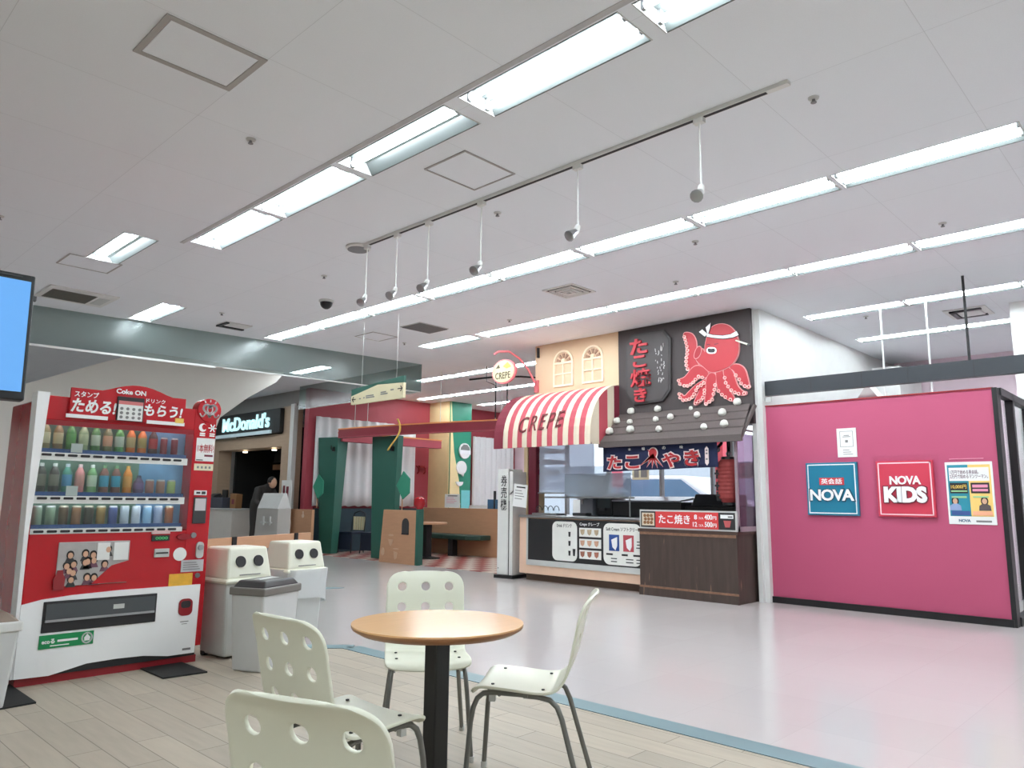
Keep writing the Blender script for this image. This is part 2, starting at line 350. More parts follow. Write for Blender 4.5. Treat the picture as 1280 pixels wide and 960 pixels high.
# spotlight track with six hanging spotlights
t=thing('light_track','long white ceiling track that carries the hanging spotlights','light track',(4.1,0,H))
m=M(); m.box(-.022,.022,1.66,6.0,-.025,0); m.build('rail',white,t); M().box(-.013,.013,1.8,5.9,-.027,-.02).build('slot',inkdark,t)
def spot(y,drop,ang,label):
    r=thing('hanging_spotlight',label,'spotlight',(4.1,y,H),0,'spotlights hanging from the ceiling track')
    M().box(-.02,.02,-.035,.035,-.06,-.026).build('track_adapter',white,r)
    M().tube([(0,0,-.05),(0,0,-drop)],.006,8).build('rod',white,r)
    h=M(); dx,dy=math.cos(ang),math.sin(ang); h.tube([(0,0,-drop+.03),(dx*.02,dy*.02,-drop-.02),(dx*.06,dy*.06,-drop-.05)],[.02,.026,.012],10)
    h.build('swivel',white,r,smooth=True)
    M().tube([(dx*.02,dy*.02,-drop-.015),(dx*.09,dy*.09,-drop-.07),(dx*.095,dy*.095,-drop-.074)],[.022,.043,.03],12).build('lamp_head',steel,r,smooth=True)
for i,(y,d,a) in enumerate([(5.92,.56,3.6),(5.44,.58,3.4),(4.98,.6,3.3),(4.3,.58,3.3),(3.27,.53,3.0),(2.26,.52,3.3)]):
    spot(y,d,a,'white hanging spotlight, %s from the far left end of the ceiling track'%ORD[i])
# round ceiling sensor, dome camera, sprinklers, hatches, vents
r=thing('ceiling_speaker','round grey ceiling disc at the left end of the light track','ceiling speaker',(4.1,6.08,H))
M().lathe([(.12,-.0),(.125,-.02),(.11,-.03),(.0,-.032)],24).build('rim',white,r,smooth=True); M().lathe([(.105,-.031),(.105,-.036),(0,-.038)],24).build('grille',midgrey,r)
r=thing('dome_camera','black security camera dome on the ceiling','security camera',(5.02,8.1,H))
M().lathe([(.095,0),(.095,-.02),(.085,-.03)],20).build('mount',lightgrey,r,smooth=True); M().ball((0,0,-.03),(.08,.08,.085),16,10).build('dome',black,r,smooth=True)
def sprinkler(x,y,label):
    m=M(); m.use(0).lathe([(.034,0),(.032,-.008),(.014,-.012)],14); m.use(1).lathe([(.01,-.012),(.01,-.028),(.018,-.03),(.018,-.034),(.004,-.036)],12)
    tag(m.build('ceiling_sprinkler',[lightgrey,midgrey],loc=(x,y,H)),label,'sprinkler','sprinkler heads on the ceiling')
for x,y,l in [(2.27,4.75,'small sprinkler head left of the front light row'),(1.43,7.82,'small sprinkler head at far left of the photo near the television'),(4.42,9.75,'small sprinkler head beside the slit vent by the hanging glass'),(4.39,1.63,'small sprinkler head just past the right end of the light track'),(4.4,4.41,'small sprinkler head between the light track and the middle light row'),(4.41,7.19,'small sprinkler head above and left of the black camera dome'),(7.24,4.35,'small dark sprinkler head above the takoyaki stall'),(7.25,1.62,'small sprinkler head at right between the two rear light rows'),(7.3,9.4,'small sprinkler head near the far end of the stall light row'),(7.3,7.05,'small sprinkler head above the crepe stall front'),(6.2,3.5,'small pale sprinkler head just behind the middle light row'),(10.31,3.3,'small sprinkler head in the white room beyond the magenta partition')]:
    sprinkler(x,y,l)
def hatch(x0,x1,y0,y1,lab,w=.03,bottomless=False):
    r=thing('ceiling_hatch',lab,'ceiling hatch',(x0,y0,H),0,'access hatches in the ceiling')
    X,Y=x1-x0,y1-y0; f=M()
    for b in ((0,X,0,w),(0,X,Y-w,Y),(0,w,w,Y-w),(X-w,X,w,Y-w)): f.box(b[0],b[1],b[2],b[3],-.008,0)
    f.build('hatch_frame',mat('hatch_frame_grey',(172,168,165),.5),r); M().box(w+.004,X-w-.004,w+.004,Y-w-.004,-.005,0).build('panel',CEIL,r)
hatch(1.3,1.87,3.77,4.25,'large ceiling hatch with a grey frame at top left',.035); hatch(3.4,3.93,3.75,4.21,'thin-framed ceiling hatch between the front light row and the track',.014)
hatch(6.48,6.95,9.12,9.6,'thin-framed ceiling hatch beside the grey ceiling grille',.014); hatch(2.19,2.71,8.5,8.97,'ceiling hatch half behind the lone light above the vending machine',.014)
r=thing('air_conditioner','ceiling cassette air conditioner with a grey intake grille','air conditioner',(2.4,10.05,H))
M().box(0,.78,-.1,.6,-.02,0).build('frame',white,r,bevel=.005); m=M(); m.box(.06,.56,.03,.52,-.024,-.019)
for i in range(9): m.box(.07,.55,.06+i*.05,.085+i*.05,-.03,-.024)
m.build('intake_grille',mat('grille_grey',(108,106,98),.6),r); M().box(.6,.72,.06,.46,-.026,-.019).build('flap',lightgrey,r)
r=thing('slit_vent','flat ceiling vent with one dark slit near the hanging glass','vent',(4.68,10.16,H)); M().box(0,.4,0,.32,-.014,0).build('frame',white,r); m=M(); m.box(0,.05,0,.32,-.03,-.012); m.box(0,.4,.26,.33,-.03,-.012); m.build('slit',black,r)
r=thing('ceiling_grille','grey square ceiling grille between the two rear light rows','vent',(6.55,8.1,H)); M().box(0,.55,0,.44,-.01,0).build('frame',lightgrey,r); m=M()
for i in range(14): m.box(.015,.535,.012+i*.03,.03+i*.03,-.02,-.01)
m.build('slats',midgrey,r)
r=thing('ceiling_diffuser','square stepped air diffuser above the stalls','vent',(6.72,5.5,H)); m=M(); h=M()
for k,s in enumerate((.23,.17,.11,.06)):
    for a in ((-s,s,-s,-s+.03),(-s,s,s-.03,s),(-s,-s+.03,-s+.03,s-.03),(s-.03,s,-s+.03,s-.03)): m.box(a[0],a[1],a[2],a[3],-.012-.006*k,0)
h.box(-.215,.215,-.215,.215,-.006,-.001); m.build('cone_rings',white,r); h.build('duct_opening',inkdark,r)
r=thing('open_vent','ceiling vent with black slits in the room beyond the partition','vent',(10.72,2.05,H)); M().box(-.06,.5,-.06,.42,-.012,0).build('frame',white,r); m=M(); m.box(0,.06,0,.36,-.03,-.01); m.box(0,.44,.3,.36,-.03,-.01); m.box(.38,.44,0,.3,-.03,-.01); m.build('slit',black,r); M().box(.08,.36,.02,.28,-.03,-.008).build('plate',white,r)

# ------------------------------------------------------------------ hanging smoke glass (ceiling to 3.17)
def gl(a,b,lab,trim=True):
    d=Vector((b[0]-a[0],b[1]-a[1])); L=d.length; ang=math.atan2(d.y,d.x)
    r=thing('smoke_curtain',lab,'glass panel',(a[0],a[1],0),ang,'hanging glass smoke barriers')
    M().box(0,L,-.004,.004,3.18,H).build('glass_sheet',smoke,r)
    if trim: 
        M().box(0,L*.525,-.008,.008,3.155,3.185).build('bottom_rail',mat('rail_aluminium',(215,215,212),.35,metal=.3),r); M().box(L*.54,L,-.008,.008,3.165,3.185).build('rail_extension',lightgrey,r)
    else: M().box(0,L,-.008,.008,3.172,3.182).build('bottom_rail',lightgrey,r)
gl((.8,11.42),(8.73,10.70),'long tinted glass sheet hanging from the ceiling above the vending machine')
gl((8.73,10.70),(8.73,15.0),'tinted glass sheet hanging from the ceiling behind the hanging direction sign',False)

# ------------------------------------------------------------------ television
t=thing('television','large ceiling-hung television with a blue screen at the left edge','television',(.82,3.6,1.59))
t.rotation_euler=(math.radians(-4),math.radians(0),0)
M().box(-.98,0,0,.055,0,.545).build('body',black,t,bevel=.006); M().box(-.965,-.016,-.004,.002,.035,.515).build('screen',screenm,t); M().box(-.14,-.05,-.006,0,.528,.534).build('label_strip',darkgrey,t)
M().box(0,.012,.01,.03,.44,.46).build('side_button',darkgrey,t)
m=M(); m.tube([(-.5,.08,.3),(-.5,.08,H-1.59)],.025,10); m.box(-.62,-.38,.05,.075,.12,.45); m.build('ceiling_pole',black,t)

# ------------------------------------------------------------------ hanging direction sign
r=thing('direction_sign','hanging cream direction sign with arrows under a green peak','hanging sign',(6.07,8.98,0),RW)
M().prism([(0,2.53),(1.2,2.53),(1.2,2.735),(.62,2.76),(0,2.65)],-.02,.02).build('panel',mat('sign_cream',(224,214,178),.6),r)
M().prism([(0,2.655),(.62,2.766),(1.2,2.74),(1.2,2.83),(0,2.75)],-.018,.018).build('peak_panel',green,r)
def arrow(x,z,s,right):
    k=1 if right else -1; m=M(); m.box(x-s,x+s,-.024,-.02,z-.006,z+.006)
    for q in (1,-1): m.prism([(x+k*s,z),(x+k*(s-.035),z+q*.04),(x+k*(s-.045),z+q*.032),(x+k*(s-.014),z)],-.024,-.02)
    return m.build('arrow',inkdark,r)
arrow(.07,2.6,.045,False); arrow(1.13,2.66,.05,True)
m=M()
for x,z,w in ((.2,2.6,.04),(.3,2.605,.03),(.36,2.6,.2),(.36,2.625,.18),(.7,2.62,.16),(.7,2.645,.12),(.92,2.66,.07)): m.box(x,x+w,-.022,-.02,z-.008,z+.008)
m.build('small_print',inkgrey,r)
for x in (.22,1.02): M().tube([(x,0,2.7),(x,0,H)],.002,5).build('wire',lightgrey,r)

# ------------------------------------------------------------------ burger shop front at the far left
r=thing('burger_shopfront','pale wood burger shop front with a dark serving opening','shop front',(9.0,19.9,0),RW)
F=woodgrey; m=M()
m.box(0,.5,0,.35,0,2.72); m.box(.5,3.75,0,.5,2.42,2.72); m.box(3.75,4.3,0,.2,0,3.36); m.box(0,4.3,.02,.2,3.3,3.36); m.build('wood_surround',F,r)
M().box(4.18,4.34,-.06,.05,0,3.38).build('corner_post',white,r,bevel=.004)
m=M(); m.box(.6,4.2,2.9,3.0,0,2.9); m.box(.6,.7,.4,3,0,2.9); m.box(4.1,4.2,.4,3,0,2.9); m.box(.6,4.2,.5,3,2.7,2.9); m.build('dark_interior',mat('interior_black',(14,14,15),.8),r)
for x in (1.4,2.9,3.55): M().lathe([(.06,0),(.06,-.015),(.03,-.016)],14,(x,.28,2.38)).build('downlight',downm,r)
M().box(2.9,3.7,2.3,2.35,.9,1.75).build('back_panel',mat('back_panel_taupe',(120,108,96),.6),r)
s=thing('shop_sign','black sign with pale glowing letters above the burger shop opening','shop sign',(9.0,19.9,0),RW)
M().box(.35,3.8,-.12,0,2.74,3.32).build('sign_panel',mat('sign_black',(30,30,32),.4),s,bevel=.01)
text('lettering',"McDonald's",letterlit,s,(.9,3.35,2.88,3.25),-.125,.03,.02)
M().box(.3,3.45,-.17,-.12,2.73,2.81).build('light_bar',mat('light_bar',(170,190,196),.5,emit=.25,noise=0),s)
r=thing('service_counter','pale service counter in front of the burger shop opening','counter',(8.42,19.55,0),RW)
M().box(0,2.3,0,.55,.05,.9).build('body',mat('counter_front',(222,216,208),.5),r,bevel=.01); M().box(-.03,2.33,-.03,.6,.9,.94).build('counter_top',lightgrey,r,bevel=.008); M().box(.05,2.25,.04,.5,0,.05).build('plinth',darkgrey,r)
r=thing('cash_register','dark grey cash register box on the burger shop counter','cash register',(8.44,19.2,.94),RW); M().box(0,1.25,.05,.45,0,.26).build('body',mat('register_grey',(74,76,88),.5),r,bevel=.015); M().prism_x([(.12,.26),(.42,.26),(.36,.36),(.22,.32)],.1,.5).build('keypad',darkgrey,r); m=M(); m.box(.9,1.15,.2,.24,.26,.45); m.build('display',black,r)
r=thing('menu_screen','small dark menu screen hanging inside the burger shop','screen',(10.2,18.7,2.15),RW); r.rotation_euler[0]=0; m=M(); m.prism_x([(0,0),(.04,0),(.16,.5),(.12,.5)],0,.45); m.build('screen_body',darkgrey,r); M().tube([(.22,.14,.5),(.22,.14,.75)],.02,6).build('bracket',black,r); M().box(0,.5,-.01,.02,-.2,-.06).build('caption_strip',mat('caption_tan',(170,130,100),.6),r)
r=thing('takeaway_bag','brown paper bag standing on the burger shop counter','paper bag',(8.6,17.75,.94),RW); M().prism([(0,0),(.28,0),(.3,.34),(-.02,.36)],0,.16).build('bag',mat('kraft_paper',(150,108,72),.8),r); M().box(.08,.2,-.004,0,.1,.22).build('print_patch',maroon,r)
r=thing('ordering_stand','tall white stand with a slanted top in front of the burger shop','stand',(7.9,15.05,0),RW)
M().prism([(-.1,0),(.88,0),(.88,.98),(.0,.98)],0,.3).build('cabinet',mat('stand_body',(190,186,180),.5),r,bevel=.01); M().prism_x([(-.01,.98),(.29,.98),(.2,1.3),(.12,1.3)],.02,.86).build('slanted_panel',white,r,bevel=.008)
for x in (.25,.52): M().box(x,x+.16,-.05,0,.68,.71).box(x+.06,x+.1,-.03,0,.64,.82).build('holder',lightgrey,r)
r=thing('menu_card','small white menu card with red print behind the white stand','menu card',(8.75,15.6,.0),RW); M().box(0,.42,0,.03,.0,1.6).build('card',paperm,r); m=M(); m.box(.08,.16,-.004,0,1.3,1.48); m.box(.22,.32,-.004,0,1.2,1.46); m.build('print',maroon,r)
# customer bending over the counter: dark top, back to the hall
def person():
    r=thing('person','person in a dark grey top bending forward at the burger shop counter','person',(8.5,16.15,0),math.radians(-85))
    J={'pel':(-.06,0,.98,.15),'sp':(.03,0,1.18,.16),'ch':(.2,0,1.38,.165),'nk':(.35,0,1.46,.065),'ln':(0,.1,.9,.11),'rn':(0,-.1,.9,.11),'lk':(.04,.11,.5,.075),'rk':(.02,-.11,.5,.075),'la':(0,.12,.09,.05),'ra':(-.04,-.12,.09,.05),'lt':(.15,.13,.035,.04),'rt':(.11,-.13,.035,.04),
       'ls':(.24,.2,1.38,.085),'rs':(.24,-.2,1.38,.085),'le':(.36,.27,1.1,.055),'re':(.36,-.27,1.1,.055),'lh':(.56,.22,1.02,.038),'rh':(.56,-.22,1.02,.038),'hd':(.46,0,1.5,.075)}
    E=[('pel','sp'),('sp','ch'),('ch','nk'),('nk','hd'),('pel','ln'),('pel','rn'),('ln','lk'),('rn','rk'),('lk','la'),('rk','ra'),('la','lt'),('ra','rt'),('ch','ls'),('ch','rs'),('ls','le'),('rs','re'),('le','lh'),('re','rh')]
    ks=list(J); me=bpy.data.meshes.new('body'); me.from_pydata([J[k][:3] for k in ks],[(ks.index(a),ks.index(b)) for a,b in E],[])
    o=bpy.data.objects.new('body',me); C.objects.link(o); o.parent=r
    sk=o.modifiers.new('skin','SKIN'); 
    for i,k in enumerate(ks): me.skin_vertices[0].data[i].radius=(J[k][3],J[k][3]); me.skin_vertices[0].data[i].use_root=(k=='pel')
    o.modifiers.new('sub','SUBSURF').levels=2; o.modifiers['sub'].render_levels=2
    me.materials.append(mat('dark_knit',(58,54,52),.85))
    h=M(); h.ball((.52,0,1.54),(.1,.085,.125),14,10); h.ball((.615,0,1.525),(.02,.014,.02),8,6); h.ball((.51,.085,1.53),(.02,.012,.03),8,6); h.ball((.51,-.085,1.53),(.02,.012,.03),8,6); h.box(.6,.612,-.022,.022,1.475,1.483); h.build('head',skin,r,smooth=True)
    M().ball((.49,0,1.565),(.115,.1,.12),14,10).build('hair',hair,r,smooth=True)
    for s in (1,-1):
        q=M(); cx,cy,cz=.59,.22*s,1.015; q.ball((cx,cy,cz),(.045,.038,.02),10,6)
        for i in range(4): q.tube([(cx+.03,cy+(-.027+.018*i),cz),(cx+.07+.006*(1.5-abs(i-1.5)),cy+(-.03+.02*i),cz-.008),(cx+.09+.01*(1.5-abs(i-1.5)),cy+(-.03+.02*i),cz-.028)],[.009,.008,.006],6)
        q.tube([(cx-.01,cy-.03*s,cz),(cx+.02,cy-.055*s,cz-.005),(cx+.045,cy-.06*s,cz-.018)],[.01,.009,.007],6); q.build('hand',skin,r,smooth=True)
person()
# ------------------------------------------------------------------ restaurant
def curtain(name,lab,x0,x1,y,z0,z1,amp=.035,waves=9):
    m=M(); n=waves*8
    m.grid(lambda u,v:(x0+(x1-x0)*u,y-amp*(.6+.4*v)*math.sin(2*PI*waves*u+.6*math.sin(9*u))-.01*math.sin(31*u),z0+(z1-z0)*v+(.012*math.sin(2*PI*waves*u) if v==0 else 0)),n,5)
    o=m.build(name,curtainm,smooth=True,thick=.004); return tag(o,lab,'curtain')
curtain('curtain','tall white pleated curtain on the red restaurant wall, between the green pillars',9.1,12.0,14.86,1.03,3.05,waves=11)
curtain('curtain','tall white pleated curtain beside the ticket machine at the restaurant end',13.98,15.6,14.84,.68,2.93,waves=8)
tag(M().box(9.2,12.4,14.93,14.975,0,.98).build('wainscot',darkteal,bevel=.004),'dark teal wainscot panel under the restaurant curtain','wall panel')
r=thing('pelmet','red pelmet box with an orange top edge above the restaurant curtain','pelmet',(9.4,14.2,0))
M().box(0,2.9,0,.2,2.47,2.66).build('box',hallred,r); M().box(-.01,2.91,-.012,.2,2.655,2.685).build('edge_strip',orange,r)
def col(lab,loc,ang,w,dp,h,taper):
    r=thing('green_pillar',lab,'pillar',loc,ang,'tapered green pillars')
    m=M(); vs=[]
    for z,k in ((0,taper),(h,1)):
        vs += [(-w/2*k,-dp/2*k,z),(w/2*k,-dp/2*k,z),(w/2*k,dp/2*k,z),(-w/2*k,dp/2*k,z)]
    m._add(vs,[(3,2,1,0),(4,5,6,7),(0,1,5,4),(1,2,6,5),(2,3,7,6),(3,0,4,7)]); m.build('shaft',green,r,bevel=.006)
    k=M(); k.box(w*.3,w*.36,-dp/2-.05,-dp/2+.02,h-.32,h-.22); k.tube([(w*.33,-dp/2-.05,h-.3),(w*.33,-dp/2-.1,h-.27),(w*.33,-dp/2-.1,h-.2)],.012,6); k.build('hook',black,r)
    return r
col('tapered green pillar at left, beside the low wooden partition and red wall',(9.4,14.58,0),RW+.3,.56,.36,2.56,.6)
col('tapered green pillar in the middle, behind the partition with the arched opening',(9.45,12.62,0),RW+.1,.78,.16,2.5,.8)
# low partitions facing the hall
def partition(lab,Y0,Y0t,Y1,X,h,extras):
    r=thing('low_partition',lab,'partition',(X,Y0,0),RW)
    L=Y0-Y1; a=Y0-Y0t
    arch=[(.7+.06*math.cos(PI*i/10)*1.5,.79+.075*math.sin(PI*i/10)) for i in range(11)]
    m=M(); m.prism([(0,0),(L,0),(L,h),(a,h)],0,.07); m.build('board',wood,r,bevel=.004)
    extras(r,L,a,h); return r
def ex1(r,L,a,h):
    M().box(L-.005,L+.08,.0,.12,0,h+.02).build('end_panel',green,r,bevel=.004)
    A=[(.7,.56),(.9,.56)]+[(.8+.1*math.cos(PI*i/10),.74+.11*math.sin(PI*i/10)) for i in range(11)]
    M().prism(A,-.012,.03).build('arched_opening',darkgrey,r); M().box(.7,.9,-.02,.0,.545,.57).build('sill',inkdark,r)
    cup=mat('cup_inlay',(206,170,140),.5)
    for q in (M().prism([(.28,.44),(.44,.44),(.41,.36),(.36,.31),(.33,.34)],-.006,0),M().disc(.12,.2,.05,-.006,0,16,.075),M().prism([(.46,.22),(.58,.2),(.55,.1),(.5,.07),(.48,.12)],-.006,0),M().disc(.36,.52,.08,-.004,0,16,.018),M().disc(.52,.27,.09,-.004,0,16,.012)): q.build('cup_inlay',cup,r)
partition('low wooden partition with an arched opening, left of the bench seat',12.1,12.0,11.0,8.95,1.0,ex1)
def ex2(r,L,a,h):
    q=M(); q.disc(.36,.62,.1,-.006,0,18,.17); q.build('oval_inlay',mat('oval_inlay',(222,200,180),.5),r); q=M(); q.disc(.95,.82,.05,-.006,0,14,.045); q.box(.93,.97,-.006,0,.86,.92); q.build('jug_inlay',mat('oval_inlay',(222,200,180)),r)
partition('low wooden partition with a pale oval inlay beside the red wall',15.75,15.72,14.45,8.86,.96,ex2)
def diamond(lab,x,y,s,z):
    r=thing('diamond_sign',lab,'sign',(x,y,0),RW)
    M().prism([(-s*.75,z),(0,z-s),(s*.75,z-s*.55),(s*.75,z+s*.45),(0,z+s)],-.012,.012).build('plate',mat('leaf_green',(52,146,118),.5),r,bevel=.003)
    M().tube([(-.02,0,1.0),(-.02,0,z-.1)],.012,6).build('post',wood,r)
diamond('green diamond-shaped sign on a stick above the arched partition',9.02,11.5,.27,1.47); diamond('green diamond-shaped sign above the partition with the oval inlay',9.05,14.55,.27,1.46)
# curved hanging beam
r=thing('curved_beam','curved dark red beam with an orange edge hanging over the restaurant front','hanging beam')
P=[]
for i in range(25):
    t=i/24; y=13.75-4.6*t; P.append((8.98+.95*t**1.6+.0*t,y))
def arc(z0,z1,o0,o1):
    m=M(); n=len(P)
    vs=[]; 
    for (x,y) in P: vs += [(x+o0,y,z0),(x+o1,y,z0),(x+o1,y,z1),(x+o0,y,z1)]
    fs=[(4*i+k,4*i+(k+1)%4,4*(i+1)+(k+1)%4,4*(i+1)+k) for i in range(n-1) for k in range(4)]+[(0,1,2,3),(4*n-4,4*n-3,4*n-2,4*n-1)]
    return m._add(vs,fs)
beamred=mat('beam_red',(138,38,52),.45)
arc(2.5,2.67,0,.16).build('beam',beamred,r); arc(2.665,2.69,-.012,.16).build('upper_edge',orange,r); arc(2.49,2.505,-.01,.16).build('lower_edge',hallred,r)
for x,y in ((9.0,13.3),(9.04,12.9),(9.4,11.0),(9.72,9.8),(9.76,9.68)): M().tube([(x+.08,y,2.68),(x+.08,y,H)],.006,6).build('hanger',lightgrey,r)
m=M(); m.grid(lambda u,v:(9.13-.05+.05*math.sin(4*u)-.02,11.78-.1*math.sin(u*5)*.5+.05*v+.18*u*u,2.78-.62*u),14,1); tag(m.build('hanging_ribbon',yellow,thick=.01,smooth=True),'curly yellow ribbon hanging over the curved red beam','ribbon')
r=thing('hanging_ironwork','black iron frame hanging from the ceiling left of the oval crepe sign','hanging frame',(9.6,9.6,0))
m=M(); m.tube([(0,0,H),(0,0,2.7)],.012,6); m.tube([(.1,-.2,H),(.1,-.2,2.7)],.012,6); m.build('rod',black,r); m=M(); m.tube([(-.25,.45,3.42),(0,0,3.46),(.2,-.45,3.44),(.3,-.75,3.4)],.018,6); m.tube([(0,0,3.3),(.0,.25,3.4),(.05,.3,3.7)],.008,6); m.build('crossbar',black,r)
# decorated pillar faces
r=thing('dish_mural','tall green panel with a cream curve and white dishes on the cream pillar','wall panel',(12.58,14.21,0))
M().box(0,.72,-.03,0,.6,H-.005).build('green_board',mat('bright_green_paint',(40,138,110),.5),r)
M().prism([(0,.6),(.38,.6),(.36,1.1),(.3,1.7),(.12,2.4),(.06,2.9),(.0,H-.01)],-.05,-.03).build('cream_curve',mat('panel_cream',(244,222,168),.6),r); M().box(.4,.7,-.045,-.03,.6,1.45).build('blue_board',mat('light_cyan_panel',(120,206,210),.5),r)
dm=mat('white_dish',(240,240,240),.3)
def dish(kind,x,z,s):
    m=M(); y0,y1=-.09,-.05
    if kind=='bowl': m.prism([(x-s,z)]+[(x+s*math.cos(PI+PI*i/10),z+s*.9*math.sin(PI+PI*i/10)) for i in range(11)]+[(x+s,z)],y0,y1); 
    elif kind=='plate': m.disc(x,z,s,y0,y1,20); m.disc(x,z,s*.66,y0-.01,y0,20); m.prism([(x-.1*s,z-s*.9),(x+.5*s,z-s*.8),(x+.35*s,z-1.3*s)],y0,y1)
    else: m.disc(x,z,s,y0,y1,20,s*1.05); 
    o=m.build('dish',dm,r); return o
d=dish('disc',.46,2.45,.19); M().prism([(.3,2.47),(.62,2.47),(.6,2.54),(.52,2.61),(.4,2.61),(.32,2.54)],-.1,-.09).build('dish_print',inkgrey,d); M().box(.28,.64,-.105,-.09,2.36,2.46).build('dish_band',mat('dish_band_white',(246,246,250),.2),d)  # dish band in a paler white
dish('plate',.36,2.02,.17); dish('bowl',.3,1.66,.12); dish('bowl',.2,1.12,.13)
m=M(); m.box(12.2,12.36,14.9,14.97,2.0,2.06); 
for x in (12.15,12.36): m.tube([(x,14.97,2.05),(x,14.88,2.0),(x,14.88,1.9),(x,14.93,1.86)],.022,6)
tag(m.build('wall_hook',darkred),'pair of dark red hooks on the narrow red wall beside the cream pillar','hook')
# bench corner
r=thing('bench_partition','wood-faced bench partition behind the green bench seat','bench',(11.4,13.75,0),RW)
M().box(0,2.5,0,.1,0,1.02).build('back_board',wood,r,bevel=.004)
M().prism([(.1,-.5),(.1,-.02),(2.3,-.02),(2.3,-.3),(1.9,-.5)],.38,.47) if 0 else None
M().prism_z([(0.02,-.55),(0.02,-.01),(2.28,-.01),(2.28,-.32),(2.0,-.5),(1.2,-.44)],.36,.46).build('seat_cushion',mat('bottle_green_vinyl',(34,66,56),.4),r,bevel=.02)
M().box(1.35,1.5,-.4,-.26,0,.37).build('seat_support',black,r); M().box(.4,.55,-.42,-.28,0,.37).build('seat_support',black,r)
r=thing('restaurant_table','wood-topped table on a black column beside the green bench','table',(10.15,12.1,0))
M().prism_z([(.42*math.cos(a*PI/14),.42*math.sin(a*PI/14)) for a in range(28)],.70,.74).build('table_top',wood,r,bevel=.006); M().box(-.07,.07,-.07,.07,.03,.7).build('column',black,r); M().lathe([(.28,0),(.28,.02),(.1,.05),(0,.05)],20).build('base',black,r,smooth=True)
def notice(lab,loc,w,h,tilt=0,linesn=5,head=None):
    r=thing('paper_notice',lab,'notice',loc,RW); r.rotation_euler[1]=tilt
    M().box(0,w,0,.006,0,h).build('sheet',paperm,r); m=M()
    for i in range(linesn): m.box(w*.12,w*(.6+.25*((i*37)%5)/5),-.002,0,h*(.7-.12*i),h*(.7-.12*i)+h*.03)
    m.build('print',head or inkgrey,r); M().box(w*.2,w*.85,-.002,0,h*.84,h*.9).build('heading',inkdark,r); return r
r=notice('white paper notice on a stand in front of the cream pillar',(11.36,12.95,1.03),.5,.3,0,4,pinkprint)
r=thing('paper_tray','stack of white paper menus lying on the bench partition','paper',(11.42,12.2,1.02),RW); M().box(0,.7,0,.1,0,.07).build('sheets',paperm,r)
m=M(); m.lathe([(.05,0),(.06,.01),(.11,.1),(.1,.2),(.05,.23),(0,.235)],16); tag(m.build('red_pot',mat('glossy_red',(170,26,36),.12),loc=(9.01,10.98,1.02),smooth=True),'glossy red round pot on the end of the arched partition','pot')
r=thing('glass_screen','low blue-tinted glass screen on the bench partition','screen',(11.4,11.6,1.02),RW); M().box(0,.45,0,.02,0,.2).build('pane',glass_mat('blue_glass',(120,160,190),1,.05,((120,160,190),.3)),r); M().box(.2,.23,-.02,.03,0,.38).build('post',inkdark,r)
def rchair(lab,x,y,a):
    r=thing('restaurant_chair',lab,'chair',(x,y,0),a,'black restaurant chairs by the window')
    m=M(); m.tube([(-.2,.2,.45),(-.2,.24,.75),(-.16,.26,.88),(0,.27,.93),(.16,.26,.88),(.2,.24,.75),(.2,.2,.45)],.013,8); m.build('back_frame',black,r,smooth=True)
    s=M()
    for i in range(5): s.box(-.17+i*.075,-.17+i*.075+.05,.225,.245,.5,.8)
    s.build('back_slats',mat('cream_slats',(226,214,176),.5),r); M().box(-.21,.21,-.2,.22,.42,.47).build('seat',navyp,r,bevel=.015)
    for sx in (-1,1):
        for sy in (-1,1): M().tube([(sx*.17,sy*.17,.43),(sx*.2,sy*.2,0)],.013,6).build('leg',black,r)
    M().box(-.2,.2,-.19,-.17,.08,.42).build('front_panel',navyp,r)
rchair('black chair with cream slats, left one of the pair behind the green pillars',9.9,14.45,RW+.2); rchair('black chair with cream slats, right one of the pair behind the green pillars',10.1,13.9,RW+.1)

# ------------------------------------------------------------------ ticket machine
r=thing('ticket_machine','tall slim white ticket machine beside the crepe stall','ticket machine',(8.58,8.5,0),RW+.12)
M().box(0,.215,0,.38,.05,1.7).build('body',offwhite if 0 else mat('machine_white',(226,226,222),.4),r,bevel=.008); M().box(.215,.235,.01,.37,.05,1.2).build('gap_strip',black,r); M().box(.235,.3,.0,.37,.05,1.66).build('side_panel',mat('machine_white',(226,226,222)),r,bevel=.006)
M().box(-.02,.34,-.05,.42,0,.05).build('base',black,r); s=text('lettering','券\n売\n機',inkdark,r,(.065,.185,1.05,1.6),-.001,.004,.006); M().disc(.03,.15,.008,-.006,0,10).build('screw',inkdark,r); M().tube([(.25,0,1.3),(.4,-.1,1.36),(.62,-.2,1.4)],.008,6).build('paper_arm',black,r)
notice('tilted white paper notice clipped to the front of the ticket machine',(8.35,7.95,1.12),.28,.34,.09,4)

# ------------------------------------------------------------------ crepe stall
r=thing('crepe_counter','crepe stall counter with a black menu front and steel top','counter',(8.6,8.03,0),RW)
cp=mat('counter_peach',(232,196,170),.5)
M().box(0.02,2.26,.14,.42,0,.12).build('plinth',plinth,r)
m=M(); m.box(0,2.255,0,.43,.11,.24); m.box(0,.16,.0,.43,.24,.95); m.box(.16,2.255,.03,.43,.24,.95); m.build('body',cp,r,bevel=.004); m=M(); m.box(.16,2.255,-.02,.03,.24,.32); m.box(.16,.19,-.02,.03,.32,.94); m.build('menu_frame',lightgrey,r)
M().box(.0,2.255,-.03,.44,.95,.985).build('counter_top',steel,r,bevel=.006)
SH=.15
b0=M().box(.19,2.255,-.012,.03,.32,.93).build('menu_board',mat('menu_black',(34,34,36),.4),r); b=bpy.data.objects.new('menu_print',None); C.objects.link(b); b.parent=r; b.location=(SH,0,0)
menuw=mat('menu_white',(236,236,230),.5)
